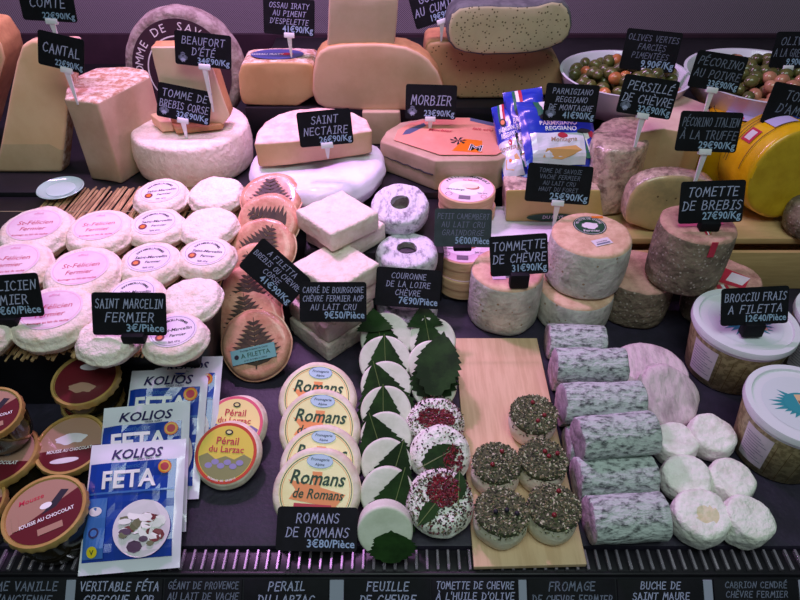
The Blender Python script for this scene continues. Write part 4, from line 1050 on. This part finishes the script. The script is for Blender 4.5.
lab_o = q.build('green_label', None); par = [o_ for o_ in C.objects if o_.name.startswith('wrapped_cheese')][0]
lab_o.parent = par; lab_o.matrix_parent_inverse = Matrix.Translation(-par.matrix_world.translation) if False else par.matrix_basis.inverted()
m_pb = flat('royal blue foil', (40,60,190), .25, coat=.7)
def parm(bot, top, zb, zt, w, label, roll=0, seed=0, full=True):
    M, L_ = frame2(P(*bot, zb), P(*top, zt), roll); th = .022; seal = .006
    t = thing('parmesan_packet', label, 'cheese packet', M, 'blue packets of grated parmesan')
    from_bm('pouch', pillow_bm(w, L_, th, seal, seed=seed), m_pb, t, ang=80)
    fn = lambda x, y, h: (x, y, pack_z(w, L_, th, seal, x, y)+.0024*noise.noise(Vector((x*60, y*60, seed+1)))+.0006+h)
    p = Print(fn, step=.0002); W = w/2
    for k, c_ in enumerate((flat('flag green', (40,110,80)), m_white, m_red)): sheet(p, -W*.55+k*W*.16, L_*.72, -W*.55+(k+1)*W*.16, L_*.995, c_, 4)
    p.disc(-W*.3, L_*.70, W*.22, L_*.05, m_ink); p.disc(-W*.3, L_*.70, W*.14, L_*.03, m_orange)
    p.text('PARMIGIANO', -W*.05, L_*.58, L_*.085, m_white, bold=.02, maxw=w*.62); p.text('REGGIANO', -W*.0, L_*.50, L_*.085, m_white, bold=.02, maxw=w*.55)
    sheet(p, -W*.85, L_*.04, W*.55, L_*.46, m_pack, 10)
    p.disc(W*.0, L_*.42, W*.14, L_*.04, m_red); p.text('Montagna', 0, L_*.33, L_*.09, m_tanp, shear=.2)
    p.poly([(-W*.6, L_*.12), (-W*.5, L_*.22), (W*.3, L_*.27), (W*.45, L_*.2), (W*.2, L_*.14), (-W*.1, L_*.09)], flat('parmesan picture', (215,165,100))); p.disc(-W*.2, L_*.2, W*.1, L_*.02, m_orange)
    for k, c_ in enumerate((flat('flag green', (40,110,80)), m_white, m_red)): p.poly([(W*.50+k*W*.14-W*.1, L_*.48), (W*.64+k*W*.14-W*.1, L_*.48), (W*.70+k*W*.14, L_*.1), (W*.56+k*W*.14, L_*.1)], c_)
    p.disc(W*.58, L_*.48, W*.18, L_*.035, m_ink)
    p.build('printed_front', t)
parm((519, 184), (506, 108), .118, .185, .045, 'blue parmesan packet at the left, seen mostly from its narrow edge', roll=-22, seed=3)
parm((534, 180), (522, 94), .122, .205, .062, 'blue parmesan packet standing behind the front one, flag stripe at its top', roll=-12, seed=4)
parm((562, 172), (550, 106), .142, .205, .118, 'front blue parmesan packet with white panel showing a cheese wedge', roll=4, seed=6)

# ---- crate and lid on the right
yc0 = .765; cx0, cx1 = .287, .78
t = thing('wooden_crate', 'open pale wooden crate behind the sheep cheeses, its long front board at the right', 'crate', T(((cx0+cx1)/2, .8, .0005)))
hx = (cx1-cx0)/2
from_bm('front_board', box_bm(-hx, hx, yc0-.8, yc0-.8+.007, 0, .068, .001), m_crate, t)
from_bm('side_board', box_bm(-hx, -hx+.007, yc0-.793, .07, 0, .066, .001), m_crate, t)
from_bm('side_board', box_bm(hx-.007, hx, yc0-.793, .07, 0, .066, .001), m_crate, t)
from_bm('bottom_board', box_bm(-hx+.007, hx-.007, yc0-.793, .07, 0, .006, .001), m_crate, t)
from_bm('back_board', box_bm(-hx, hx, .07, .077, 0, .066, .001), m_crate, t)
ZL = .0795
o = from_bm('wooden_shelf_board', box_bm(-hx+.001, hx, 0, .16, 0, .010, .001), m_crate); o.location = ((cx0+cx1)/2, .786, .069); tag(o, 'pale wooden board across the crate carrying the pecorino pieces', 'board')
# persille: tall rind cylinder segment
px_prism('wrapped_cheese', 'tall pinkish mottled cheese in clear film, below the PERSILLE DE CHEVRE tag', smooth_poly([(590, 142), (596, 124), (620, 114), (648, 117), (656, 132), (642, 150), (612, 153)], 1), .190, ZP+.006, m_wrap, bev=.006, amp=.003, freq=45)
px_prism('pecorino_wedge', 'tall fawn pecorino wedge with pale top behind the PECORINO ITALIEN tag', [(640, 132), (665, 128), (690, 132), (712, 117), (708, 104), (680, 94), (655, 97)], .205, ZL+.0005, m_pec, bev=.003, amp=.0008, mats=[m_pec, mat('pale top rind', (240,205,190), (230,190,175), scale=25, rough=.6)], rule=toprind)
px_slab('wrapped_cheese', 'yellow grey truffle cheese in clear film, left of the TOMETTE DE BREBIS tag', [(622, 240), (626, 205), (640, 184), (665, 176), (690, 177), (722, 186), (724, 242)], .800, .035, m_wrap, bev=.008, zmin=ZL+.0005, rnd=1, mats=[mat('truffle paste', (206,176,126), (170,150,108), scale=20, rough=.35, coat=.7, spot=(110,90,60), sscale=60, sth=.1), m_wrap], rule=frontpaste)
# yellow wheels
def drum(name, label, c, r, depth_, yaw, lean, sup):
    Mx = T(c) @ RZ(yaw) @ RX(90-lean); t = thing(name, label, 'cheese', T((c[0], c[1], sup)))
    bm = wheel_bm(r, depth_, .008, .002, 0, .0008, 40, rng.random()*9, False, .02, 64); bm.transform(t.matrix_world.inverted() @ Mx)
    o = from_bm('cheese_body', bm, [m_ywax, m_ycut], t, ang=60); return t, o, Mx
cf = PY(776, 186, .835); rr = 47*depth(cf)/F
bm_c = (cf.x, .835+.075, cf.z)
t, o, Mx = drum('yellow_cheese_wheel', 'big golden half wheel with smooth cut face in front of the yellow wrapped one', (cf.x+.004, .915, ZL+.001+rr*.99), rr, .085, 8, 6, ZL)
nf = (Mx.to_3x3() @ Vector((0, 0, 1)))
for f in o.data.polygons:
    if f.normal.dot(nf) > .8: f.material_index = 1
loc = t.matrix_world.inverted() @ Mx
p = Print(lambda x, y, h: tuple(loc @ Vector(((rr+.0025+h)*math.cos(x), (rr+.0025+h)*math.sin(x), y))), z=0)
for k, yy in enumerate((.020, .026, .060)): p.rect(R(20), yy, R(175), yy+.0012, m_ink, nx=24)
p.rect(R(128), .030, R(146), .052, m_red, nx=4); p.rect(R(131), .034, R(143), .047, m_paper, nx=4); p.rect(R(88), .032, R(116), .058, flat('lilac label', (190,180,225)), nx=6); p.rect(R(78), .034, R(86), .05, m_blue, nx=4)
p.build('rind_print', t)
ct = P(748, 112, .215)
disc_thing('yellow_cheese_wheel', 'yellow waxed wheel lying behind with lilac label on its top', 'cheese', 748, 114, 74, .11, TB-.02+.0005, m_ywax, rd=.012, amp=.001, bulge=.003, single=True)
q = Print(z=.1135); o = [x for x in C.objects if x.name.startswith('yellow_cheese_wheel')][-1]
q.disc(.006, -.01, .045, .028, flat('lilac label', (190,180,225))); q.disc(-.03, -.02, .014, .012, m_red); q.ring(0, 0, .052, .0012, m_ink); q.text('Pecorino', .006, -.01, .014, m_navy, shear=.2); q.build('lilac_label', o)
c9 = P(812, 170, .15); disc_thing('grey_cheese', 'dark mottled cheese cut off by the right edge behind the crate end', 'cheese', 822, 203, 54, .05, ZL+.0005, m_brebis, rd=.012, amp=.002, single=True)

# ---- olive bowls
def bowl(px, py, w, h, z0, label, ogroup, seed, kinds, olabel):
    M, r = disc_pose(px, py, w, h, 0, z0); t = thing('white_bowl', label, 'bowl', M)
    from_bm('bowl_shell', lathe_bm([(0, 0), (r*.5, 0), (r*.62, .004), (r*.88, h*.5), (r*.98, h-.003), (r, h), (r*.96, h), (r*.93, h-.004), (r*.84, h*.5), (r*.58, .009), (0, .009)], 72), m_bowl, t)
    # olives: a heap sitting in the bowl
    rg = random.Random(seed); me = []
    for k in range(3):
        bm = ball_bm(.0098, (0, 0, 0), 1.0, 14)
        for v in bm.verts: v.co.x *= 1.22; v.co.z += .0098
        bmm = bpy.data.meshes.new('olive'); bm.to_mesh(bmm); bm.free(); bmm.polygons.foreach_set('use_smooth', [True]*len(bmm.polygons)); bmm.materials.append(m_ol[k]); me.append(bmm)
    c = M.translation; pts = []; proto = None
    for layer in range(3):
        zl = c.z+h*.5+layer*.0135; rm = r*(.80, .80, .52)[layer]
        tries = 0; cnt = 0
        while tries < 900:
            tries += 1; a = rg.uniform(0, 6.28); q = rm*math.sqrt(rg.random()); x, y = c.x+q*math.cos(a), c.y+q*math.sin(a)
            if layer == 0 and q < rm*.5: continue
            if all((x-u)**2+(y-v)**2+(zl-w_)**2*1.6 > .0188**2 for u, v, w_ in pts):
                pts.append((x, y, zl))
                if layer == 0 and q < rm*.55: continue
                front = y < c.y-r*.25
                kk = rg.choices(kinds, (14, 1) if not front else ((5, 2) if seed == 3 else (2, 6)))[0]
                if proto is None or kk not in proto:
                    proto = proto or {}; o = bpy.data.objects.new('olive', me[kk]); proto[kk] = o
                else: o = proto[kk].copy()
                C.objects.link(o); o.location = (x, y, zl+rg.uniform(-.001, .001)); o.rotation_euler = (rg.uniform(-.4, .4), rg.uniform(-.4, .4), rg.uniform(0, 3.1))
                s_ = rg.uniform(.9, 1.08); o.scale = (s_, s_, s_)
                tag(o, olabel[kk], 'olive', ogroup[kk])
    # oil and olives below the top layers
    o = from_bm('olive_oil', lathe_bm([(0, h*.5+.004), (r*.82, h*.5+.004), (r*.82, h*.5), (0, h*.5)], 48), flat('olive brine', (60,56,28), .15, coat=.4), t)
bowl(625, 72, 128, .065, TC+.0005, 'white bowl of olives at the back, left of the two', {0: 'green olives in the left bowl', 1: 'orange red olives in the left bowl'}, 3, (0, 1), {0: 'green olive in the left white bowl', 1: 'orange red olive in the left white bowl'})
bowl(764, 74, 152, .065, TC+.0005, 'wide white bowl of olives at the back right, behind the PECORINO AU POIVRE tag', {0: 'green olives in the right bowl', 2: 'pinkish brown olives in the right bowl'}, 4, (0, 2), {0: 'green olive in the wide right bowl', 2: 'pinkish brown olive in the wide right bowl'})

# ================================================================== price tags
def price_tag(px, py, w, h, z, lines, price, label, roll=0, elev=None, spike=None, foot=None, icon=False, card=None, sizes=None, dim=False, clipx=0, yawk=0, top=''):
    c = P(px, py, z); dv = CAM-c; d = depth(c); ve = math.degrees(math.atan2(dv.z, math.hypot(dv.x, dv.y)))
    e = elev if elev is not None else ve-4
    yaw = math.degrees(math.atan2(dv.x, -dv.y))*yawk
    M = T(c) @ RZ(yaw) @ RX(90-e) @ RZ(roll); W = w*d/F; Hh = h*d/F/math.cos(R(ve-e))
    foot_w = M @ Vector((clipx*W, -Hh/2, 0))
    zb = spike if spike is not None else foot if foot is not None else foot_w.z-.005
    base = Vector((foot_w.x, foot_w.y, zb)); t = thing('price_tag', label, 'price tag', T(base)); L_ = T(base).inverted() @ M
    k = .0035; pts = []
    for sx_, sy_, a0 in ((1, 1, 0), (-1, 1, 90), (-1, -1, 180), (1, -1, 270)):
        for a in (0, 30, 60, 90): pts.append((sx_*(W/2-k)+k*math.cos(R(a0+a)), sy_*(Hh/2-k)+k*math.sin(R(a0+a))))
    bm = prism_bm(pts, -.0016, 0, 0, 1); bm.transform(L_); from_bm('card', bm, card or m_card, t, ang=30)
    fn = lambda x, y, hh: tuple(L_ @ Vector((x, y, hh)))
    p = Print(fn, z=.00015); n = len(lines); area = Hh*(.64 if price else .86); y = Hh/2-Hh*.08; step = area/n
    fs = min(step*.66, Hh*.27)
    for l in lines:
        y -= step; p.chalk(l, 0, y+(step-fs)*.35, fs, m_chalk2 if dim else m_chalk, W*(.9 if len(l) > 7 else .78), lw=.105)
    p.build('lettering', t)
    if price:
        q = Print(fn, z=.00015); q.text(price, W*.47, -Hh/2+Hh*.09, Hh*.25, m_price, bold=.015, al='r', maxw=W*.60); q.build('price', t)
    if icon:
        q = Print(fn, z=.00015); x0, y0, s_ = -W*.36, -Hh*.28, Hh*.1
        q.disc(x0, y0+s_*1.1, s_*.7, s_*.5, m_chalk2, wob=.2); q.disc(x0-s_*.7, y0, s_*.7, s_*.8, m_chalk2, wob=.2); q.disc(x0+s_*.7, y0, s_*.7, s_*.8, m_chalk2, wob=.2, seed=2); q.disc(x0, y0-s_*.7, s_*.8, s_*.6, m_chalk, wob=.3)
        q.ring(x0, y0, s_*1.2, s_*.1, m_card); q.build('farm_emblem', t)
    if spike is not None:
        cm = L_ @ T((clipx*W, -Hh/2, 0))
        bm = box_bm(-.0085, .0085, -.004, .004, -.004, .002, .001); bm.transform(cm); from_bm('clip', bm, m_clip, t)
        f0 = cm.translation; h0 = f0.z-.003
        if h0 > .003:
            bm = bmesh.new(); ra_ = [(.0038, .0016), (.0012, .0010)]
            for (a_, b_), zz_ in zip(ra_, (h0, -.006)):
                for sx_, sy_ in ((-1, -1), (1, -1), (1, 1), (-1, 1)): bm.verts.new((f0.x+sx_*a_, f0.y+sy_*b_, zz_))
            bm.verts.ensure_lookup_table(); v = bm.verts
            for i in range(4): bm.faces.new((v[i], v[(i+1) % 4], v[4+(i+1) % 4], v[4+i]))
            bm.faces.new(v[0:4]); bm.faces.new(v[4:8]); bmesh.ops.recalc_face_normals(bm, faces=bm.faces); from_bm('spike', bm, m_clip, t, smooth=False)
    if foot is not None:
        f0 = (L_ @ Vector((clipx*W, -Hh/2, 0))); hh = max(f0.z+.003, .004)
        bm = box_bm(f0.x-.0125, f0.x+.0125, f0.y-.006, f0.y+.007, 0, hh, .002); from_bm('stand_foot', bm, m_card, t)
    return t
L2 = 'black price tag reading '
price_tag(47, 4, 54, 32, .355, ['COMTÉ'], '22€90/Kg', L2+'COMTE, cut by the top edge at the left', roll=-3, spike=.303, clipx=.02)
price_tag(61, 52, 45, 33, .304, ['CANTAL'], '22€90/Kg', L2+'CANTAL, tilted, stuck in the mottled half cheese', roll=-13, spike=.235, clipx=.12)
price_tag(203, 50, 56, 32, .300, ['BEAUFORT', "D'ÉTÉ"], '34€90/Kg', L2+"BEAUFORT D'ETE in front of the round dark label", roll=-6, spike=.215, icon=True, clipx=.02)
price_tag(184, 104, 53, 33, .222, ['TOMME DE', 'BREBIS CORSE'], '32€90/Kg', L2+'TOMME DE BREBIS CORSE on the low white wheel', roll=-11, spike=ZW-.002, icon=True)
price_tag(289, 17, 51, 34, .30, ['OSSAU IRATY', 'AU PIMENT', "D'ESPELETTE"], '41€90/Kg', L2+'OSSAU IRATY AU PIMENT D ESPELETTE', roll=-4, spike=.243)
price_tag(325, 128, 54, 34, .225, ['SAINT', 'NECTAIRE'], '26€90/Kg', L2+'SAINT NECTAIRE stuck in the half wheel', roll=5, spike=ZN+.038)
price_tag(431, 102, 51, 33, .195, ['MORBIER'], '23€90/Kg', L2+'MORBIER above the salmon coloured label', roll=-1.5, spike=.150, icon=True)
price_tag(434, 5, 46, 34, .315, ['GOUDA', 'AU CUMIN'], '19€90/Kg', L2+'AU CUMIN, cut by the top edge in the middle', roll=17, spike=.265, clipx=.08)
price_tag(571, 103, 53, 36, .232, ['PARMIGIANO', 'REGGIANO', 'DE MONTAGNE'], '41€90/Kg', L2+'PARMIGIANO REGGIANO beside the blue packets', roll=-3, icon=True)
price_tag(651, 51, 56, 38, .262, ['OLIVES VERTES', 'FARCIES', 'PIMENTÉES'], '9,90€/Kg', L2+'OLIVES VERTES in front of the left olive bowl', roll=-5, spike=.225, dim=True)
price_tag(648, 97, 56, 37, .262, ['PERSILLÉ', 'DE CHÈVRE'], '32€90/Kg', L2+'PERSILLE DE CHEVRE on the film wrapped tall cheese', roll=-8, spike=.183, icon=True)
price_tag(718, 72, 52, 35, .275, ['PÉCORINO', 'AU POIVRE'], '33€90/Kg', L2+'PECORINO AU POIVRE before the right olive bowl', roll=-8, spike=.203, dim=True, clipx=.0)
price_tag(709, 132, 62, 39, .240, ['PÉCORINO ITALIEN', 'À LA TRUFFE'], '29€90/Kg', L2+'PECORINO ITALIEN A LA TRUFFE', roll=-2, spike=.155, dim=True)
price_tag(795, 50, 44, 34, .262, ['OLIVES', 'A LA GRECQUE'], '9,90€/Kg', L2+'OLIVES, cut by the right edge beside the wide bowl', roll=0, spike=.225, dim=True, clipx=-.05)
price_tag(799, 108, 66, 40, .235, ['TOMME', "D'AMOUR"], '19€90/Kg', L2+'D AMOUR, cut by the right edge above the yellow cheese', roll=-10, spike=.17, dim=True, clipx=-.15)
price_tag(712, 202, 64, 42, .196, ['TOMETTE', 'DE BREBIS'], '27€90/Kg', L2+'TOMETTE DE BREBIS on the tall brown cheese', roll=2, foot=.162)
price_tag(559, 184, 65, 38, .178, ['TOME DE SAVOIE', 'VACHE FERMIER', 'AU LAIT CRU', 'HAUT DU FORET'], '25€90/Kg', L2+'TOME DE SAVOIE below the blue packets', roll=-4, spike=ZP+.045, dim=True, clipx=.02)
price_tag(463, 228, 57, 38, .128, ['PETIT CAMEMBERT', 'AU LAIT CRU', 'GRAINDORGE'], '5€00/Pièce', 'grey green price tag reading PETIT CAMEMBERT between the box stacks', roll=-1, foot=.1015, card=m_cardg, dim=True)
price_tag(519, 255, 58, 40, .128, ['TOMMETTE', 'DE CHÈVRE'], '31€90/Kg', L2+'TOMMETTE DE CHEVRE on the lone goat cylinder', roll=4, foot=.087)
price_tag(408, 288, 65, 39, .092, ['COURONNE', 'DE LA LOIRE', 'CHÈVRE'], '7€90/Pièce', L2+'COURONNE DE LA LOIRE in front of the ring cheeses', roll=-4)
price_tag(333, 302, 67, 40, .112, ['CARRÉ DE BOURGOGNE', 'CHÈVRE FERMIER AOP', 'AU LAIT CRU'], '9€50/Pièce', L2+'CARRE DE BOURGOGNE on the square cheeses', roll=0, dim=False)
price_tag(275, 273, 64, 38, .118, ['A FILETTA', 'BREBIS OU CHEVRE', 'CORSE'], '41€90/Kg', L2+'A FILETTA, strongly tilted over the fern cheeses', roll=-42)
price_tag(2, 297, 78, 44, .165, ['ST FÉLICIEN', 'FERMIER'], '3€60/Pièce', L2+'FELICIEN FERMIER, cut by the left edge', roll=4, foot=.131)
price_tag(129, 314, 74, 43, .160, ['SAINT MARCELIN', 'FERMIER'], '3€/Pièce', L2+'SAINT MARCELIN FERMIER on the straw mat cheeses', roll=-.5, foot=.132, clipx=.05)
price_tag(317, 529, 81, 42, .036, ['ROMANS', 'DE ROMANS'], '3€80/Pièce', L2+'ROMANS DE ROMANS leaning on the front deck', roll=-1)
price_tag(755, 306, 67, 38, .122, ['BROCCIU FRAIS', 'A FILETTA'], '12€40/Pièce', L2+'BROCCIU FRAIS A FILETTA on the rear tub', roll=3, foot=.0865)

# ================================================================== light
def area(name, loc, rot, sx_, sy_, power, col):
    l = bpy.data.lights.new(name, 'AREA'); l.shape = 'RECTANGLE'; l.size = sx_; l.size_y = sy_; l.energy = power; l.color = col
    o = bpy.data.objects.new(name, l); C.objects.link(o); o.location = loc; o.rotation_euler = [R(a) for a in rot]; return o
sl = bpy.data.lights.new('case_lamp', 'SPOT'); sl.energy = 14; sl.color = (.9, .40, 1); sl.spot_size = R(76); sl.spot_blend = .75; sl.shadow_soft_size = .035
so = bpy.data.objects.new('case_lamp', sl); C.objects.link(so); so.location = (-.25, .96, .76); so.rotation_euler = (Vector((-.13, .60, 0))-so.location).to_track_quat('-Z', 'Y').to_euler()
area('case_strip', (-.28, 1.06, .74), (6, 0, 0), 1.1, .03, 5.6, (.92, .48, 1))
area('ceiling_lamp', (.1, -.25, 2.1), (8, 0, 0), 1.4, 1.0, 19, (.82, 1, .96))
w = bpy.data.worlds.new('world'); bpy.context.scene.world = w; w.use_nodes = True
w.node_tree.nodes['Background'].inputs[0].default_value = (.5, .6, .62, 1); w.node_tree.nodes['Background'].inputs[1].default_value = .10
vs.exposure = 0.2
